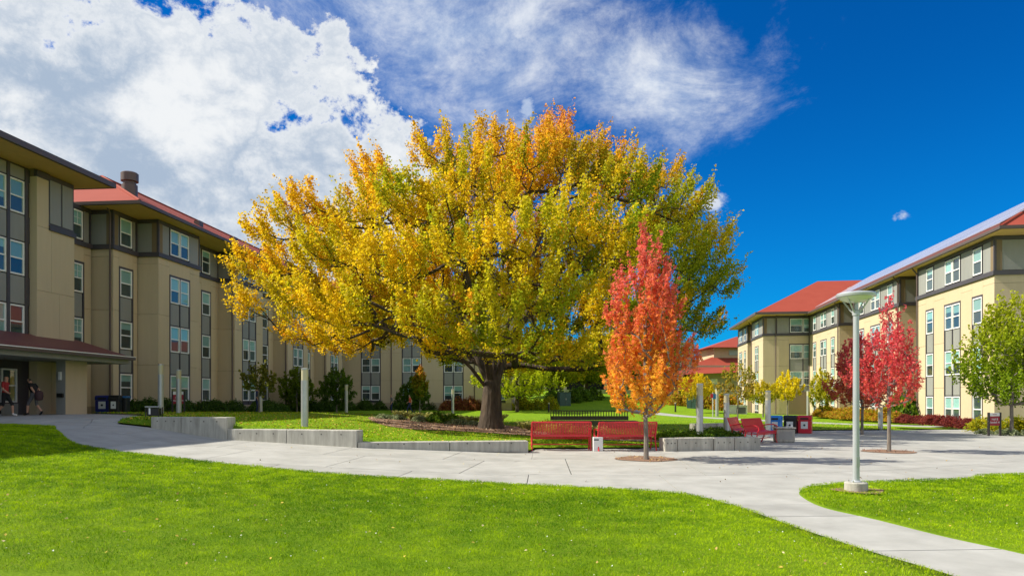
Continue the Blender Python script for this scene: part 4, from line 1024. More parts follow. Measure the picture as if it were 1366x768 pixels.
# black wire rack by the tall wall
x, y = at(209.5, 21.85), 21.85; z = Hs(x, y)
rk = thing('litter_rack', 'small black metal litter box at the end of the tallest concrete wall', 'bin', (x, y+.1, 1.052), R(5))
MB().box(-.17, .17, -.14, .14, .03, .27).build('body', 'bin_black', rk, bevel=.01)
for sx in (-.19, .19):
    for sy in (-.15, .15): MB().box(sx-.012, sx+.012, sy-.012, sy+.012, 0, .31).build('post', 'sign_post', rk)
MB().box(-.21, .21, -.17, .17, .30, .325).build('top', 'metal_grey', rk); MB().box(-.10, -.05, -.15, -.14, .08, .27).build('tag', 'label_white', rk)
rk.location.y = 21.45+.22-.0

# ------------------------------------------------------------------ signs
def text_mesh(s, size, m, parent, loc):
    cu = bpy.data.curves.new('lettering', 'FONT'); cu.body = s; cu.size = size; cu.align_x = 'CENTER'; cu.extrude = .002
    t = bpy.data.objects.new('lettering', cu); C.objects.link(t); dg = bpy.context.evaluated_depsgraph_get(); me = bpy.data.meshes.new_from_object(t.evaluated_get(dg))
    bpy.data.objects.remove(t); me.materials.clear(); me.materials.append(M[m]); o = obj('lettering', me, parent, loc); o.rotation_euler = (R(90), 0, 0); return o
def sign(label, x, y, rz, w, h, lines):
    root = thing('hall_sign', label, 'sign', (x, y, Hs(x, y)), rz)
    for s in (-1, 1): MB().box(s*w/2-.035, s*w/2+.035, -.035, .035, -.1, h).build('post', 'sign_post', root)
    MB().box(-w/2+.037, w/2-.037, -.02, .02, h*.44, h*.84).build('board', 'sign_red', root); MB().box(-w/2+.037, w/2-.037, -.02, .02, h*.845, h*.98).build('header', 'label_white', root)
    for i, t in enumerate(lines): text_mesh(t, .125, 'label_white', root, (0, -.024, h*(.67-.13*i)))
    MB().box(-w*.18, w*.18, -.0225, -.0205, h*.90, h*.925).build('emblem', 'sign_red', root)
x, y = g(1326.5, 581); sign('maroon hall sign with white heading in the bed under the green tree', x, y, R(8), .56, 1.02, ['Hall B', 'Wendell Hill'])
x, y = at(238, 35.2), 35.2; sign('maroon hall sign partly hidden by a light column at the shaded hall', x, y, R(5), .58, 1.12, ['Hall A', 'Wendell Hill'])

# ------------------------------------------------------------------ odd items across the court
def utility(label, px, base, w, h, dp, rz):
    x, y = g(px, base); root = thing('utility_cabinet', label, 'cabinet', (x, y, Hs(x, y)), rz)
    MB().box(-w/2, w/2, -dp/2, dp/2, -.1, h).build('case', 'utility_green', root, bevel=.03); MB().box(-w/2-.03, w/2+.03, -dp/2-.03, dp/2+.03, h+.002, h+.07).build('lid', 'utility_green', root, bevel=.02)
    MB().box(-.015, .015, -dp/2-.012, -dp/2-.001, .15, h-.1).build('door_seam', 'bin_black', root); MB().box(.06, .10, -dp/2-.04, -dp/2-.001, h*.45, h*.6).build('handle', 'steel', root)
utility('dark green utility cabinet on the grass left of the orange maple', 752.5, 541.5, 1.35, 1.55, 1.0, R(12))
utility('dark green utility cabinet on the grass right of the orange maple', 923, 545, 1.0, 1.75, 1.1, R(-20))
x, y = g(983, 552.5); ac = thing('cooling_unit', 'white cooling unit beside the end of the sunlit hall', 'air conditioner', (x, y, Hs(x, y)), R(-8))
MB().box(-.9, .9, -.4, .4, 0, .85).build('case', 'ac_white', ac, bevel=.03); MB().box(-.1, .75, -.41, -.402, .1, .7).build('grille', 'cloth_grey', ac); MB().box(-.95, .95, -.45, .45, .852, .9).build('top', 'ac_white', ac)
# long low slatted platform bench behind the red benches
dk = 37.5; x0, x1 = at(735, dk), at(838, dk); z = Hs(at(785, dk), dk)
pf = thing('slatted_platform', 'long low dark wooden slatted bench platform behind the red benches', 'bench', ((x0+x1)/2, dk, z)); hw = (x1-x0)/2
MB().box(-hw-.25, hw+.45, -.55, .55, .08, .38).build('deck', 'deck_wood', pf, bevel=.01)
for i in range(5): MB().box(-hw-.25+i*1.1, -hw-.13+i*1.1, -.45, .45, -.12, .079).build('leg', 'deck_wood', pf)
for zz_ in (.62, .93): MB().box(-hw, hw+.1, .50, .56, zz_-.05, zz_).build('rail', 'deck_wood', pf)
MB().box(-hw, hw+.1, .512, .548, .40, .57).build('back_board', 'deck_wood', pf)
for i in range(30): xx = -hw+i*(2*hw+.1)/29.5; MB().box(xx, xx+.045, .561, .59, .39, .93).build('slat', 'deck_wood', pf)
# small path bollards
for px, b_, lab in ((732, 550.5, 'short dark bollard by the far path left of the platform'), (901, 550, 'short dark bollard on the sunlit lawn right of the orange maple')):
    x, y = g(px, b_); r_ = thing('bollard', lab, 'bollard', (x, y, Hs(x, y))); MB().lathe([(.09, -.05), (.08, .85), (.06, .88)], 12).build('post', 'bin_black', r_, smooth=True); MB().lathe([(.082, .885), (.082, .98), (.03, 1.0)], 12).build('lamp', 'lens', r_, smooth=True)
# sign on pole beside pale column
x, y = at(951, 59.5), 59.5; ps = thing('map_sign', 'small red and blue sign panel beside a pale column', 'sign', (x, y, Hs(x, y)))
MB().box(-.04, .04, -.03, .03, -.05, 2.1).build('post', 'ac_white', ps); MB().box(-.22, .0, -.06, -.032, 1.65, 2.0).build('panel', 'bin_red', ps); MB().box(.002, .24, -.06, -.032, 1.55, 2.0).build('panel', 'lid_blue', ps)

# ------------------------------------------------------------------ trees
x, y = g(862, 613)
small_tree('maple_tree', 'slim upright maple with orange lower and scarlet upper leaves in the paving', x, y, 6.25, [(1.15, .2), (1.45, .66), (1.85, .95), (2.4, .88), (3.1, .70), (3.9, .82), (4.5, .68), (5.0, .42), (5.4, .18), (5.8, .07)], col_orange, 3, leaf=.085, trunk_r=.058, upw=1.5, outw=.55, shl=.52, tipd=.27, ntips=290, nsh=4, npl=13, lobed=True, lobe=.36, thr=-.03)
x1_, y1_ = g(1186, 602)
small_tree('maple_tree', 'crimson maple in the plaza paving with a round mulch pit', x1_, y1_, 4.95, [(1.35, .2), (1.55, .62), (2.0, .80), (2.6, .66), (3.2, .48), (3.8, .30), (4.3, .15), (4.55, .06)], col_red, 14, leaf=.075, trunk_r=.052, upw=1.4, outw=.6, shl=.48, tipd=.27, ntips=230, nsh=4, npl=12, lobed=True, lobe=.30, thr=-.08, hollow=.1)
x2_, y2_ = g(1150, 579)
small_tree('maple_tree', 'dark crimson maple standing behind the other crimson one near the grass', x2_, y2_, 4.6, [(1.2, .4), (1.6, 1.15), (2.3, 1.35), (3.0, 1.2), (3.8, .7), (4.3, .2)], col_red2, 15, leaf=.11, trunk_r=.06, upw=1.3, outw=.6, shl=.45, tipd=.36, ntips=240, nsh=5, npl=11, hollow=.1)
x3_, y3_ = g(1349.5, 581)
small_tree('leafy_tree', 'yellow green young tree next to the maroon hall sign', x3_, y3_, 5.9, [(1.35, .4), (1.7, 1.5), (2.3, 1.85), (3.0, 1.7), (3.8, 1.6), (4.6, 1.1), (5.3, .7), (5.7, .3)], col_of([(0, (.17, .29, .014)), (.4, (.25, .37, .014)), (1, (.46, .49, .02))], 5.9, .12), 31, leaf=.12, trunk_r=.07, upw=1.3, outw=.8, shl=.62, tipd=.38, ntips=430, nsh=4, npl=14, thr=-.16, lobe=.20)
def tpx(name, label, px, base, top, rad, bot, stops, seed, **k):
    x, y = g(px, base); d = y; h = (base-top)/F*d; zb = (base-bot)/F*d; r_ = rad/F*d
    kw = dict(leaf=.14, trunk_r=.06, shl=.4, tipd=.42, ntips=150, nsh=4, npl=14); kw.update(k)
    small_tree(name, label, x, y, h, [(zb, r_*.35), (zb+(h-zb)*.25, r_), (zb+(h-zb)*.6, r_*.85), (zb+(h-zb)*.85, r_*.45), (h*.97, r_*.1)], col_of(stops, h), seed, **kw)
YG = [(0, (.30, .36, .012)), (1, (.60, .53, .015))]; YE = [(0, (.58, .48, .015)), (1, (.80, .62, .02))]; GR = [(0, (.03, .075, .014)), (1, (.06, .12, .02))]
tpx('sapling', 'thin sapling with green stem leaves and an orange top on the far lawn', 560, 551.5, 491, 8, 530, [(0, (.16, .24, .015)), (.7, (.30, .32, .02)), (1, (.62, .25, .03))], 41, ntips=90, tipd=.25, leaf=.16, trunk_r=.04)
tpx('leafy_tree', 'bright yellow green tree right behind the thick trunk', 690, 550, 476, 54, 530, [(0, (.36, .46, .012)), (1, (.60, .62, .02))], 42, leaf=.17, trunk_r=.16, ntips=210, tipd=.5, shl=.8, bark='bark_big')
tpx('sapling', 'sparse sapling in the shade behind a light column', 346, 551.5, 488, 20, 528, [(0, (.12, .17, .02)), (1, (.22, .22, .03))], 43, ntips=60, trunk_r=.04)
tpx('leafy_tree', 'yellow leaved young tree behind the green cabinet', 929, 551, 500, 24, 532, YE, 44, trunk_r=.05)
tpx('sapling', 'thin sapling with rusty and green leaves before the end of the sunlit hall', 984, 566, 483, 24, 535, [(0, (.36, .36, .02)), (.5, (.46, .28, .04)), (1, (.34, .36, .02))], 45, ntips=45, npl=9, trunk_r=.04, leaf=.12)
tpx('leafy_tree', 'green and gold young tree at the corner of the sunlit hall', 1018, 557, 511, 23, 538, [(0, (.28, .38, .015)), (1, (.66, .52, .02))], 46)
tpx('leafy_tree', 'lemon yellow young tree before the cross wing', 1050.5, 556, 497, 17, 534, [(0, (.70, .60, .015)), (1, (.86, .72, .02))], 47)
tpx('leafy_tree', 'narrow green young tree with forked tips before the sunlit hall', 1097, 556, 493, 17, 545, YG, 48, upw=2.0)
tpx('leafy_tree', 'dark green leafy tree by the shaded hall left of the largest light column', 396, 551, 490, 22, 540, [(0, (.10, .18, .012)), (1, (.22, .28, .015))], 49, leaf=.16, ntips=90)
tpx('leafy_tree', 'dark green leafy tree by the shaded hall before the corner', 449, 551, 492, 22, 540, [(0, (.07, .15, .012)), (1, (.14, .22, .015))], 50, leaf=.16, ntips=90)
tpx('leafy_tree', 'dark green round tree behind the thin orange topped sapling', 553, 550, 503, 20, 545, [(0, (.07, .15, .012)), (1, (.13, .21, .015))], 51, leaf=.17, ntips=90)
tpx('leafy_tree', 'bare grey twiggy tree against the far halls', 905, 541, 455, 20, 505, [(0, (.26, .20, .17)), (1, (.30, .22, .19))], 52, ntips=110, npl=3, bark='bark_young')
# background trees beyond the court
rgk = random.Random(4)
for i, (px, d, h, r_, st) in enumerate([(735, 88, 8, 4.4, [(0, (.36, .42, .012)), (1, (.64, .62, .02))]), (782, 94, 8.5, 4.5, [(0, (.24, .32, .012)), (1, (.46, .48, .015))]), (832, 102, 9.5, 5, [(0, (.14, .24, .012)), (1, (.28, .36, .015))]), (874, 116, 11, 5, [(0, (.12, .20, .012)), (1, (.24, .32, .015))]), (700, 100, 9, 5, [(0, (.20, .28, .012)), (1, (.38, .42, .015))])]):
    lab = ['yellow green tree beyond the far path', 'olive tree by the arcade columns', 'dark green tree before the arcade, left of the maple', 'deep green tree behind the orange maple', 'dull green tree past the back wing end'][i]
    small_tree('leafy_tree', lab, at(px, d), d, h, [(2.2, r_*.4), (3.4, r_), (h*.6, r_*.9), (h*.85, r_*.5), (h*.97, r_*.1)], col_of(st, h), 60+i, leaf=.30, trunk_r=.22, tipd=.85, shl=1.2, ntips=230, nsh=5, npl=16, bark='bark_big')

# mulch around the trees
def disc_poly(x, y, rx, ry, n=28, w=.06): return [(x+math.cos(a)*rx*(1+w*math.sin(3*a+x)), y+math.sin(a)*ry*(1+w*math.cos(4*a))) for a in np.linspace(0, 2*math.pi, n, endpoint=False)]
xm_, ym_ = g(862, 612); sheet('tree_pit', disc_poly(xm_, ym_+.05, .82, .85), .012, 'mulch', .5)
xr_, yr_ = x1_, y1_; sheet('tree_pit', disc_poly(xr_, yr_, .75, .80), .012, 'mulch', .5)
bed = smooth_poly([g(505, 567), g(545, 574), (at(600, 27.4), 27.2), (at(690, 26.4), 26.2), (2.6, 25.0), (5, 24.6), (6.5, 25), (5, 28), (1.5, 33), (-1.5, 35.5), (-5, 36.5), (-7, 34.5)])
sheet('tree_bed', bed, .075, 'mulch', 1.0)
sheet('shrub_bed', [(6.6, 23.3), (8.7, 25.7), (9.5, 30), (7.5, 29.5), (5.2, 25)], .082, 'mulch', 1.0)

# ------------------------------------------------------------------ shrubs
def shrub_proto(name, rx, rz, cols, n, leaf, seed, spiky=False):
    rg = np.random.default_rng(seed); root = obj(name, None)
    ph = rg.uniform(0, 2*np.pi, n); cz = rg.uniform(0, 1, n); rad = np.sqrt(np.clip(1-cz**2, 0, 1))*rg.uniform(.35, 1, n)**.5
    lob = 1+.22*np.sin(3*ph+seed)+.15*np.sin(7*ph+2*seed+5*cz)
    P = np.stack([rx*rad*lob*np.cos(ph), rx*rad*lob*np.sin(ph), rz*(cz*rg.uniform(.7, 1.05, n))*(1+.15*np.sin(5*ph))+.03], 1)
    if spiky:
        k = n//14; ph = rg.uniform(0, 6.28, k); r0 = rg.uniform(0, .5, k)*rx; le = rg.uniform(.6, 1.1, k); t = np.tile(np.linspace(.05, 1, 14), k); ph = np.repeat(ph, 14); r0 = np.repeat(r0, 14); le = np.repeat(le, 14)
        rr = r0+rx*.7*t*t*le; P = np.stack([rr*np.cos(ph), rr*np.sin(ph), rz*le*t*(1-.25*t)], 1)+rg.normal(size=(k*14, 3))*.015
    c = np.array(cols)[rg.integers(0, len(cols), len(P))]*rg.uniform(.7, 1.25, (len(P), 1))
    obj('foliage', leaves_mesh('foliage', P, leaf, c, 'leaf', (0, 0, .6), .75 if not spiky else .22, rg), root)
    mb = MB()
    for i in range(7): a = i*.9; mb.tube([(0, 0, -.05), (rx*.25*math.cos(a), rx*.25*math.sin(a), rz*.35), (rx*.55*math.cos(a), rx*.55*math.sin(a), rz*.75)], [.02, .014, .006], 5)
    mb.build('stem', 'bark_young', root); return root
protos = {'dark': shrub_proto('shrub', .75, 1.1, [(.08, .16, .018), (.12, .21, .025), (.06, .12, .025)], 1500, .13, 1),
          'red': shrub_proto('shrub', .62, .75, [(.20, .03, .035), (.28, .05, .045), (.14, .03, .035), (.34, .08, .05)], 1400, .10, 2),
          'rust': shrub_proto('shrub', .8, .7, [(.62, .32, .03), (.52, .38, .02), (.44, .18, .03), (.34, .36, .02)], 1300, .12, 3),
          'salmon': shrub_proto('shrub', 1.0, 1.2, [(.38, .13, .06), (.28, .09, .04), (.36, .2, .05)], 1500, .16, 4),
          'green': shrub_proto('shrub', .55, .6, [(.12, .22, .015), (.19, .29, .02), (.08, .16, .02)], 1300, .09, 5),
          'yellow': shrub_proto('shrub', .6, .7, [(.42, .42, .015), (.56, .48, .02), (.30, .36, .015)], 1100, .10, 6),
          'sage': shrub_proto('shrub', .40, .35, [(.28, .33, .19), (.36, .40, .22), (.20, .27, .13)], 800, .08, 7),
          'straw': shrub_proto('grass_clump', .45, .62, [(.66, .60, .24), (.54, .54, .17), (.42, .48, .12)], 1000, .16, 8, True)}
used = set()
def shrub(kind, x, y, label, group, sc=1.0, sz=1.0):
    p = protos[kind]; o = p if kind not in used else copy_tree(p); used.add(kind)
    o.location = (x, y, Hs(x, y)+.02); o.rotation_euler = (0, 0, random.uniform(0, 6.28)); s = sc*random.uniform(.88, 1.12); o.scale = (s, s, s*sz*random.uniform(.9, 1.1))
    tag(o, label, 'shrub' if kind != 'straw' else 'grass', group); return o
def row(kind, pts, n, label, group, jit=.25, sc=1.0, sz=1.0):
    for i in range(n):
        q = polyline_at(pts, (i+.5)/n); shrub(kind, q[0]+random.uniform(-jit, jit), q[1]+random.uniform(-jit, jit), label, group, sc, sz)
def bw(o, d): return (o+d*94/F, d)
row('dark', [bw(-24.4, 36.2), bw(-24.0, 37.2), bw(-22.9, 39.0), bw(-22.6, 43.5)], 9, 'dark green shrub at the foot of the shaded hall by the bins', 'shrubs under the near bays of the shaded hall', .2, .85, .8)
row('dark', [bw(-23.7, 44.5), bw(-23.6, 47.4), bw(-22.6, 48.5), bw(-22.6, 52), bw(-23.4, 55.5), bw(-22.4, 57)], 11, 'dark green shrub under the middle bays of the shaded hall', 'shrubs under the middle bays of the shaded hall', .25, .9, .75)
row('dark', [bw(-22.6, 57.5), bw(-23, 63), bw(-22.2, 66), bw(-21.8, 71), (-13, 71.5), (-8, 72)], 13, 'dark green shrub in the inner corner of the shaded hall', 'shrubs in the corner of the shaded hall', .4, 1.1, .8)
row('salmon', [(at(590, 71), 71), (at(650, 71.5), 71.5)], 5, 'salmon pink autumn shrub along the back wing left of the trunk', 'salmon shrubs along the back wing', .3, 1.0, .95)
row('yellow', [(at(672, 72), 72), (at(735, 74), 74)], 5, 'yellow shrub past the end of the back wing right of the trunk', 'yellow shrubs along the back wing', .5, 1.6, 1.0)
row('green', [(at(735, 82), 82), (at(800, 92), 92)], 6, 'light green shrub on the slope near the green cabinet', 'light green shrubs on the far slope', .6, 2.0, 1.2)
def rwp(o, d): return (o+d*137/F, d)
row('red', [rwp(19.2, 46.5), rwp(19.2, 42), rwp(19.0, 37.8), rwp(18.6, 36.6)], 15, 'maroon barberry shrub in the hedge at the foot of the sunlit hall', 'barberry hedge at the sunlit hall', .22, 1.0, .66)
row('rust', [rwp(19.4, 66), rwp(19.2, 58), rwp(19.1, 50), rwp(19.3, 47.5)], 16, 'rust and gold low shrub along the sunlit hall', 'rust shrubs along the sunlit hall', .4, 1.2, .9)
row('rust', [rwp(18.3, 62), rwp(18.1, 53)], 8, 'rust and gold low shrub along the sunlit hall', 'rust shrubs along the sunlit hall', .3, .9, .8)
row('green', [rwp(20.6, 51.5), rwp(20.4, 48)], 4, 'green shrub in the recess between two bays of the sunlit hall', 'green shrubs in the recess of the sunlit hall', .2, 1.9, 1.4)
row('yellow', [(at(1312, 33), 33.5), (at(1366, 32), 32.5), (25.5, 31)], 7, 'yellow green shrub behind the maroon hall sign', 'yellow green shrubs around the hall sign', .3, 1.0, .95)
row('sage', [(at(1308, 31.2), 31.4), (at(1366, 30), 30.3), (25, 29)], 9, 'low sage green plant at the edge of the sign bed', 'sage plants edging the sign bed', .15, .95, .8)
row('rust', [(at(905, 83), 83), (at(975, 80), 80)], 8, 'orange shrub below the two tier red roofs', 'orange shrubs below the far red roofs', .8, 1.7, 1.3)
row('green', [(5.4, 23.6), (6.6, 24.2), (8.2, 25.6)], 12, 'green plant in the bed behind the wall by the orange maple', 'green plants behind the low wall', .3, 1.0, .62)
row('green', [(5.8, 25.3), (7.4, 27.2), (8.6, 29.0)], 10, 'green plant in the bed behind the wall by the orange maple', 'green plants behind the low wall', .3, .95, .6)
row('straw', [(-5.6, 35), (-3.4, 36), (-.8, 35.5)], 9, 'straw coloured grass clump in the mulch bed beside the trunk', 'straw grass clumps around the trunk', .4, 1.0, .9)
row('sage', [(-6.2, 33.3), (-3.6, 33.8), (-1.8, 33.2)], 11, 'grey sage plant in the mulch bed left of the trunk', 'sage plants left of the trunk', .35, .95, .75)
row('green', [(-4.2, 33.1), (-2.6, 34)], 4, 'small dark green plant among the sage in the mulch bed', 'green plants among the sage', .3, .9, .9)
row('straw', [(.7, 32.5), (1.6, 29.5), (3.2, 27.5)], 8, 'straw grass clump behind the red benches', 'straw grass clumps behind the red benches', .35, .9, .9)
row('yellow', [(1.0, 30.5), (1.9, 28), (2.4, 25.6), (2.8, 23.6)], 7, 'small yellow green plant behind the red benches', 'yellow plants behind the red benches', .3, .75, .8)

# ------------------------------------------------------------------ people
def person(label, x, y, rz, H_, pose, top_m, leg_m, shoe_m, sleeve=True, short_leg=False, group=None):
    """pose: dict of joint -> (forward, side, up) for a 1.75 m figure facing +x"""
    base = dict(pelvis=(0, 0, .95), waist=(.01, 0, 1.08), chest=(.02, 0, 1.30), neck=(.02, 0, 1.48), head0=(.04, 0, 1.58), head1=(.05, 0, 1.70),
                shL=(.01, .17, 1.42), elL=(-.02, .24, 1.14), wrL=(.08, .24, .90), haL=(.12, .23, .80), shR=(.01, -.17, 1.42), elR=(-.02, -.24, 1.14), wrR=(.08, -.24, .90), haR=(.12, -.23, .80),
                hpL=(0, .10, .90), knL=(.05, .11, .50), anL=(-.02, .11, .09), toL=(.16, .12, .04), hpR=(0, -.10, .90), knR=(.05, -.11, .50), anR=(-.02, -.11, .09), toR=(.16, -.12, .04))
    base.update(pose); names = list(base); rads = dict(pelvis=.135, waist=.125, chest=.145, neck=.058, head0=.085, head1=.088, shL=.07, elL=.046, wrL=.033, haL=.038, hpL=.095, knL=.062, anL=.043, toL=.038)
    for k in list(rads):
        if k.endswith('L'): rads[k[:-1]+'R'] = rads[k]
    E = [('pelvis', 'waist'), ('waist', 'chest'), ('chest', 'neck'), ('neck', 'head0'), ('head0', 'head1')]
    for s in 'LR': E += [('chest', 'sh'+s), ('sh'+s, 'el'+s), ('el'+s, 'wr'+s), ('wr'+s, 'ha'+s), ('pelvis', 'hp'+s), ('hp'+s, 'kn'+s), ('kn'+s, 'an'+s), ('an'+s, 'to'+s)]
    sc = H_/1.79; me = bpy.data.meshes.new('body'); me.from_pydata([tuple(c*sc for c in base[n]) for n in names], [(names.index(a), names.index(b)) for a, b in E], [])
    o = bpy.data.objects.new('body', me); C.objects.link(o); sk = o.modifiers.new('s', 'SKIN'); sk.use_smooth_shade = True
    for i, n in enumerate(names):
        v = me.skin_vertices[0].data[i]; r_ = rads[n]*sc; v.radius = (r_, r_*(.78 if n in ('chest', 'waist', 'pelvis') else 1)); v.use_root = (n == 'pelvis')
    ss = o.modifiers.new('u', 'SUBSURF'); ss.levels = 2; ss.render_levels = 2
    dg = bpy.context.evaluated_depsgraph_get(); m2 = bpy.data.meshes.new_from_object(o.evaluated_get(dg)); bpy.data.objects.remove(o)
    m2.materials.clear()
    for q in ('skin', top_m, leg_m, shoe_m, 'hair'): m2.materials.append(M[q])
    J = {n: Vector(base[n])*sc for n in names}
    def segd(p, a, b): ab = b-a; t = max(0, min(1, (p-a).dot(ab)/max(ab.length_squared, 1e-9))); return (p-(a+ab*t)).length, t
    for f in m2.polygons:
        p = f.center; best = min(((segd(p, J[a], J[b]), a, b) for a, b in E), key=lambda q: q[0][0]/((rads[q[1]]+rads[q[2]])/2)); (dd, t), a, b = best; ix = 1
        if a in ('neck', 'head0'): ix = 4 if (p.z > J['head1'].z-.02*sc or p.x < J['head0'].x-.025*sc) and p.z > J['head0'].z-.03*sc else 0
        elif a == 'chest' and b == 'neck': ix = 0 if t > .9 else 1
        elif a[:2] == 'el' or a[:2] == 'wr': ix = 0
        elif a[:2] == 'sh': ix = 1 if t < .75 or not sleeve else 0
        elif a[:2] == 'hp' or (a == 'pelvis' and b != 'waist'): ix = 2
        elif a == 'pelvis': ix = 2 if t < .45 else 1
        elif a[:2] == 'kn': ix = 3 if t > .9 else (0 if short_leg and t > .05 else 2)
        elif a[:2] == 'an': ix = 3
        f.material_index = ix; f.use_smooth = True
    root = thing('person', label, 'person', (x, y, Hs(x, y)), rz, group)
    zmin = min(v.co.z for v in m2.vertices); b_ = obj('body', m2, root, (0, 0, -zmin))
    nose = MB(); nose.lathe([(.001, -.02), (.016, -.012), (.012, .008), (.002, .03)], 8); nb = nose.build('nose', 'skin', root, tuple(J['head0']+Vector((.088*sc, 0, .035*sc-zmin))), smooth=True)
    return root, J, zmin
walkA = dict(elL=(-.16, .25, 1.16), wrL=(-.12, .25, .93), haL=(-.10, .24, .83), elR=(.06, -.25, 1.15), wrR=(.26, -.22, 1.0), haR=(.34, -.21, .97), knL=(.22, .10, .52), anL=(.25, .10, .10), toL=(.42, .11, .06), knR=(-.02, -.10, .50), anR=(-.28, -.10, .17), toR=(-.14, -.10, .05))
x, y = at(7, 28.6), 28.6
person('person in a red T-shirt, black shorts and white shoes walking past the entrance', x, y, R(4), 1.74, walkA, 'shirt_red', 'cloth_black', 'shoe_white', True, True)
lean = dict(walkA); lean.update(waist=(.03, 0, 1.08), chest=(.10, 0, 1.28), neck=(.16, 0, 1.44), head0=(.23, 0, 1.52), head1=(.27, 0, 1.63), shL=(.11, .17, 1.40), shR=(.11, -.17, 1.40), elL=(-.08, .24, 1.18), wrL=(-.22, .24, 1.0), haL=(-.28, .24, .93), elR=(.0, -.24, 1.16), wrR=(-.10, -.25, .96), haR=(-.14, -.24, .88))
x, y = at(46, 29.6), 29.6
pr, J, zm = person('person in black shirt and dark shorts walking with a dark bag by the entrance pillar', x, y, R(176), 1.74, lean, 'cloth_black', 'cloth_grey', 'cloth_black', True, True)
bg_ = thing('shoulder_bag', 'dark maroon bag carried behind the person in black', 'bag', (x+.34, y-.22, Hs(x, y)+.62), R(20))
mb = MB(); mb.lathe([(.02, 0), (.13, .03), (.17, .18), (.15, .36), (.06, .42)], 12); mb.build('pouch', 'bag_dark', bg_, smooth=True); MB().tube([(.0, .0, .41), (-.05, .02, .56), (-.10, .03, .41)], .012, 6).build('strap', 'bag_dark', bg_)
x, y = g(522.5, 551); person('distant person in dark clothes with pale bag standing by the back wing', x, y, R(200), 1.72, {}, 'cloth_grey', 'cloth_navy', 'cloth_black', False)
x, y = g(547, 551.5); person('distant person in an orange red top and dark blue trousers', x, y, R(185), 1.72, walkA, 'shirt_orange', 'cloth_navy', 'cloth_black', True)
x, y = at(342.5, 43.5), 43.5; person('person in dark blue standing half behind a light column on the shaded lawn', x, y, R(20), 1.70, {}, 'cloth_navy', 'cloth_navy', 'cloth_black', False)

# ------------------------------------------------------------------ grass blades, clover, litter
def inpoly(px, py, poly):
    p = np.array(poly); inside = np.zeros(len(px), bool); j = len(p)-1
    for i in range(len(p)):
        c = ((p[i, 1] > py) != (p[j, 1] > py)) & (px < (p[j, 0]-p[i, 0])*(py-p[i, 1])/(p[j, 1]-p[i, 1]+1e-12)+p[i, 0]); inside ^= c; j = i
    return inside
def sample(poly, n, dmin, dmax, rg, power=2.0, margin=0.62):
    u = rg.random(n*3)
    if power == 2.0: d = dmin*dmax/(dmax-u*(dmax-dmin))          # pdf ~ 1/d^2 in depth, x width ~ d  -> ~1/d^3.. eased below
    else: d = dmin+(dmax-dmin)*u**power
    x = rg.uniform(-.80, .80, n*3)*d; ok = inpoly(x, d, poly); x, d = x[ok][:n], d[ok][:n]; return x, d
def blades(name, poly, n, dmin, dmax, h, w, seed, label, power=2.0, hole=None):
    rg = np.random.default_rng(seed); x, y = sample(poly, n, dmin, dmax, rg, power)
    if hole: q = ~inpoly(x, y, hole); x, y = x[q], y[q]
    k = len(x)
    z = H(x, y)+.025; sc = np.clip(y/9, .8, 2.2)
    hh = h*rg.uniform(.6, 1.35, k)*np.clip(sc, .9, 1.15); ww = w*sc*rg.uniform(.8, 1.2, k); a = rg.uniform(0, 6.28, k); ln = rg.uniform(.3, 1.3, k)*hh; la = rg.uniform(0, 6.28, k)
    ca, sa = np.cos(a)*ww/2, np.sin(a)*ww/2; lx, ly = np.cos(la)*ln, np.sin(la)*ln
    clmp = np.array([mnoise.noise(Vector((q*5.5, r*5.5, 2.0))) for q, r in zip(x, y)]); hh = hh*(1+.75*clmp)
    v = np.stack([np.stack([x, y, z], 1), np.stack([x+ca+lx*.4, y+sa+ly*.4, z+hh*.55], 1), np.stack([x+lx, y+ly, z+hh*(1-.3*(ln/hh)**1.5)], 1), np.stack([x-ca+lx*.4, y-sa+ly*.4, z+hh*.55], 1)], 1).reshape(-1, 3)
    idx = np.arange(k*4).reshape(-1, 4); tri = np.concatenate([idx[:, [0, 1, 3]], idx[:, [1, 2, 3]]])
    patch = np.array([mnoise.noise(Vector((q*.55, r*.55, 1.0))) for q, r in zip(x[:: 1], y[:: 1])]) if k < 400000 else 0
    patch2 = np.array([mnoise.noise(Vector((q*2.6, r*2.6, 5.0))) for q, r in zip(x, y)])
    patch3 = np.array([mnoise.noise(Vector((q*.16+3, r*.16, 9.0))) for q, r in zip(x, y)])
    t = np.clip(.44+.45*patch+.55*patch2+.45*patch3+.55*clmp+rg.normal(size=k)*.30, 0, 1)
    c = lerp((.07, .185, .002), (.43, .60, .006), t); dry = (rg.random(k) < .03+.35*np.clip(patch2*patch-.06, 0, 1)+.25*np.clip(patch3-.25, 0, 1)); c[dry] = np.array((.38, .36, .09))*rg.uniform(.7, 1.1, (dry.sum(), 1))
    me = mesh_np(name, v, tri, 3, np.repeat(c, 4, 0), 'grass_blade'); tag(obj(name, me), label, None, None, 'stuff')
blades('grass', front_poly, 340000, 5.6, 21.5, .034, .0055, 1, 'bright green mown grass of the front lawn', .8)
blades('grass', right_poly, 115000, 6.4, 14.8, .034, .0055, 2, 'bright green mown grass beside the lamp post', .8)
blades('grass', court_poly, 60000, 20.3, 48, .055, .012, 3, 'mown grass of the court lawn', 1.2, bed)
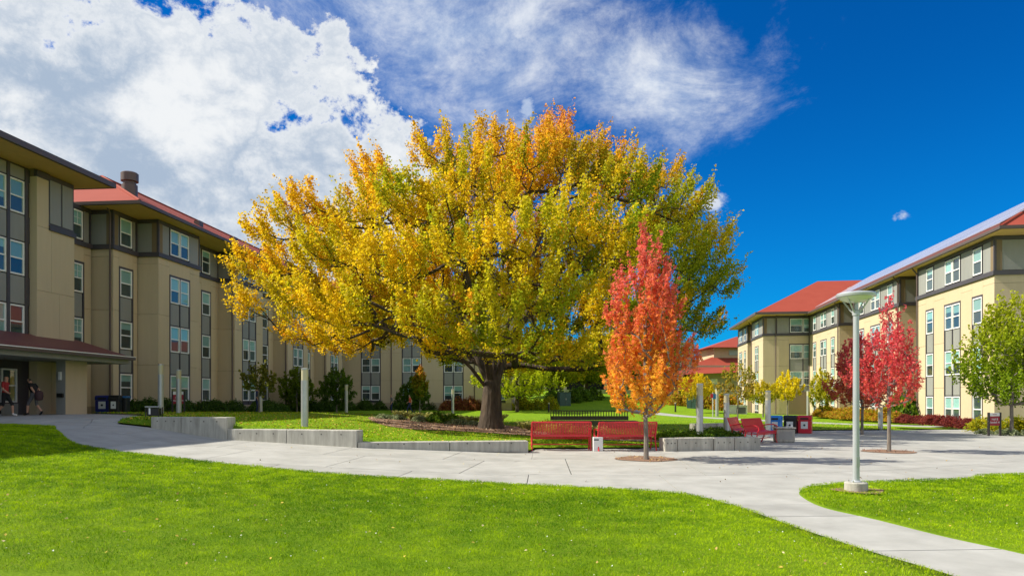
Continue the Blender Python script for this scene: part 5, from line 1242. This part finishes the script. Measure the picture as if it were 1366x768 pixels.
def specks(name, polys, n, dmin, dmax, size, cols, seed, label, z=.055, m='litter', power=1.0):
    rg = np.random.default_rng(seed); xs = []; ys = []
    for p in polys: a, b = sample(p, n, dmin, dmax, rg, power); xs.append(a); ys.append(b)
    x = np.concatenate(xs); y = np.concatenate(ys); P = np.stack([x, y, H(x, y)+z+rg.uniform(0, .012, len(x))], 1)
    c = np.array(cols)[rg.integers(0, len(cols), len(P))]*rg.uniform(.75, 1.15, (len(P), 1))
    tag(obj(name, leaves_mesh(name, P, size, c, m, (0, 0, 2.2), .8, rg)), label, None, None, 'stuff')
specks('clover_flowers', [front_poly, right_poly], 420, 6, 20, .017, [(.72, .74, .66), (.62, .62, .5)], 11, 'tiny white clover heads in the grass')
specks('fallen_leaves', [front_poly, right_poly], 150, 6, 20, .036, [(.55, .42, .08), (.40, .28, .1), (.6, .5, .3)], 12, 'scattered fallen leaves on the lawns')
specks('fallen_leaves', [court_poly], 5200, 20.6, 42, .075, [(.55, .42, .06), (.45, .25, .05), (.5, .45, .1)], 13, 'yellow fallen leaves on the court lawn under the tree')
specks('fallen_leaves', [bed], 5200, 22.5, 37, .07, [(.34, .20, .11), (.22, .12, .07), (.45, .30, .16), (.12, .07, .05), (.5, .42, .3)], 14, 'brown leaf litter on the mulch around the trunk', .09)
pit = disc_poly(xm_, ym_+.05, .80, .82); specks('fallen_leaves', [pit], 900, 17.4, 19.6, .05, [(.42, .27, .12), (.55, .36, .12), (.26, .15, .08), (.6, .45, .2)], 15, 'dry leaves in the mulch pit of the orange maple', .03)
pit2 = disc_poly(xr_, yr_, .74, .78); specks('fallen_leaves', [pit2], 500, 20, 22.4, .05, [(.20, .08, .05), (.32, .12, .07), (.12, .06, .05)], 16, 'dark red leaves in the mulch pit of the crimson maple', .03)
strip = [tuple(band(t, .03)) for t in np.linspace(.3, .98, 40)]+[tuple(band(t, .97)) for t in np.linspace(.98, .3, 40)]
specks('fallen_leaves', [strip], 170, 11, 30, .045, [(.45, .32, .1), (.55, .5, .35), (.3, .2, .1)], 17, 'few dry leaves scattered over the pale paving', .012)
